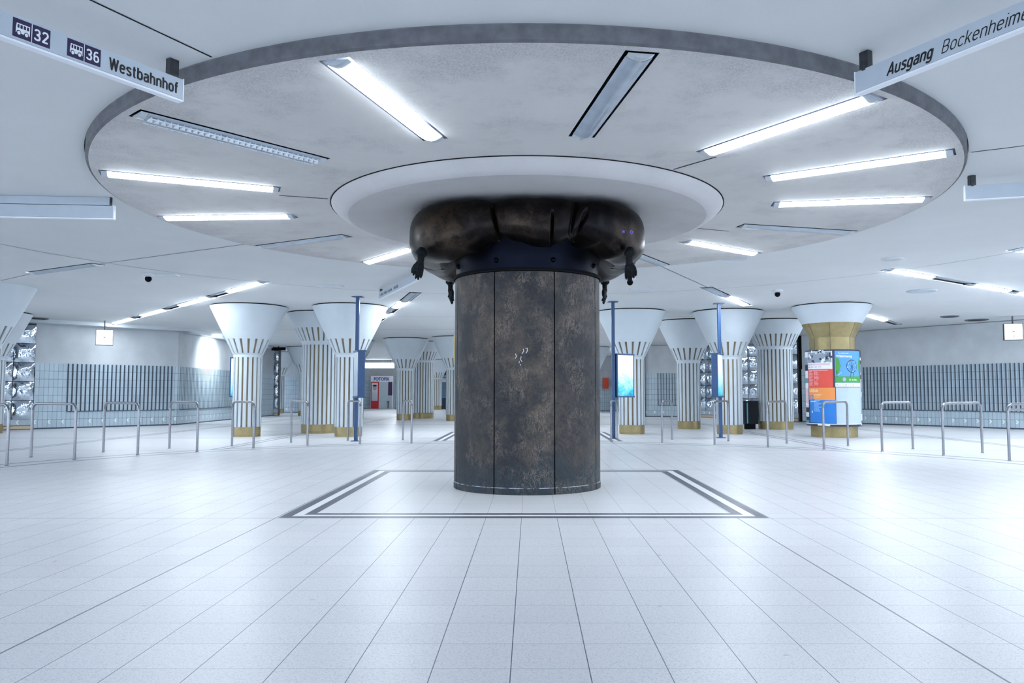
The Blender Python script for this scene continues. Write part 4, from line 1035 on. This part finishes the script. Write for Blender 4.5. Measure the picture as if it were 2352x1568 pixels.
# luminous panel hung below the ceiling in front of the far wall
Yl = 57; g = empty('light_panel', (atd(868, Yl), Yl, 3.18), label='bright white light panel hanging in front of the far wall, above the photo booth', cat='light')
b = MB(); b.box((0, 0, 0), (2.3, .14, .37)); b.build('lit_box', 'glowwhite', g)
for s in (-.9, .9): b = MB(); b.tube([(s, 0, .18), (s, 0, .44)], .015, 6); b.build('hanger_rod', 'dark', g)
Yq = 58.6; kx = atd(1016, Yq); ks = empty('glass_kiosk', (kx, Yq, 0), label='small glazed kiosk with white and blue fascia left of the bronze pillar', cat='kiosk')
b = MB(); b.box((0, .6, 2.15), (1.9, 1.2, .30)); b.build('fascia', 'boothwhite', ks)
b = MB(); b.box((0, -.03, 2.33), (1.95, .1, .09)); b.box((0, -.03, .88), (1.95, .1, .12)); b.build('blue_ledge', P('ledge', (.12, .32, .62)), ks)
b = MB(); b.box((0, .6, 1.45), (1.8, 1.0, 1.1)); b.build('glazing', P('glz', (.22, .33, .42)), ks)
for i in range(7): b = MB(); b.box((-.84 + .28 * i, .07, 1.45), (.035, .05, 1.1)); b.build('mullion', P('ledge2', (.20, .30, .42)), ks)
b = MB(); b.box((0, .55, .43), (1.85, 1.1, .84)); b.build('counter', P('cnt', (.06, .08, .11)), ks)
b = MB(); b.box((.35, .3, 2.72), (.8, .5, .4)); b.build('roof_unit', 'dark', ks)
Yr = 51.7; rx = empty('red_wall_box', (atd(1391, Yr), Yr, 0), label='orange-red box on the pale far wall right of the bronze pillar', cat='box')
b = MB(); b.box((0, 0, 1.83), (.36, .22, .70)); b.build('box_body', 'orange', rx)
b = MB(); b.box((0, 0, .75), (.05, .05, 1.5)); b.build('box_stand', 'boothgrey', rx)
# dark sign high in the far left gap
Xv, Yv = atz(640, 797, 3.55); v_ = empty('black_display', (Xv, Yv, 0), label='small black display under the ceiling behind the leftmost slender column', cat='display')
b = MB(); b.box((0, 0, 3.46), (.7, .12, .16)); b.build('display_case', 'black', v_); b = MB(); b.tube([(0, 0, 3.5), (0, 0, zc(Yv))], .02, 6); b.build('hanger_rod', 'dark', v_)

# ------------------------------------------------------------------ world and view
w = bpy.data.worlds.new('world'); SC.world = w; w.use_nodes = True
bg = w.node_tree.nodes['Background']; bg.inputs[0].default_value = (.72, .84, 1, 1); bg.inputs[1].default_value = 1.2
vs_ = SC.view_settings; vs_.view_transform = 'Standard'; vs_.look = 'None'; vs_.gamma = 1; vs_.use_curve_mapping = False; vs_.exposure = 1.57
SC.cycles.use_denoising = True; SC.cycles.max_bounces = 5; SC.cycles.diffuse_bounces = 4; SC.cycles.glossy_bounces = 2; SC.cycles.transmission_bounces = 1; SC.cycles.transparent_max_bounces = 2; SC.cycles.caustics_reflective = False; SC.cycles.caustics_refractive = False; SC.cycles.sample_clamp_indirect = 5
SC.cycles.use_light_tree = False; SC.cycles.use_adaptive_sampling = True; SC.cycles.adaptive_threshold = .06; SC.cycles.adaptive_min_samples = 12
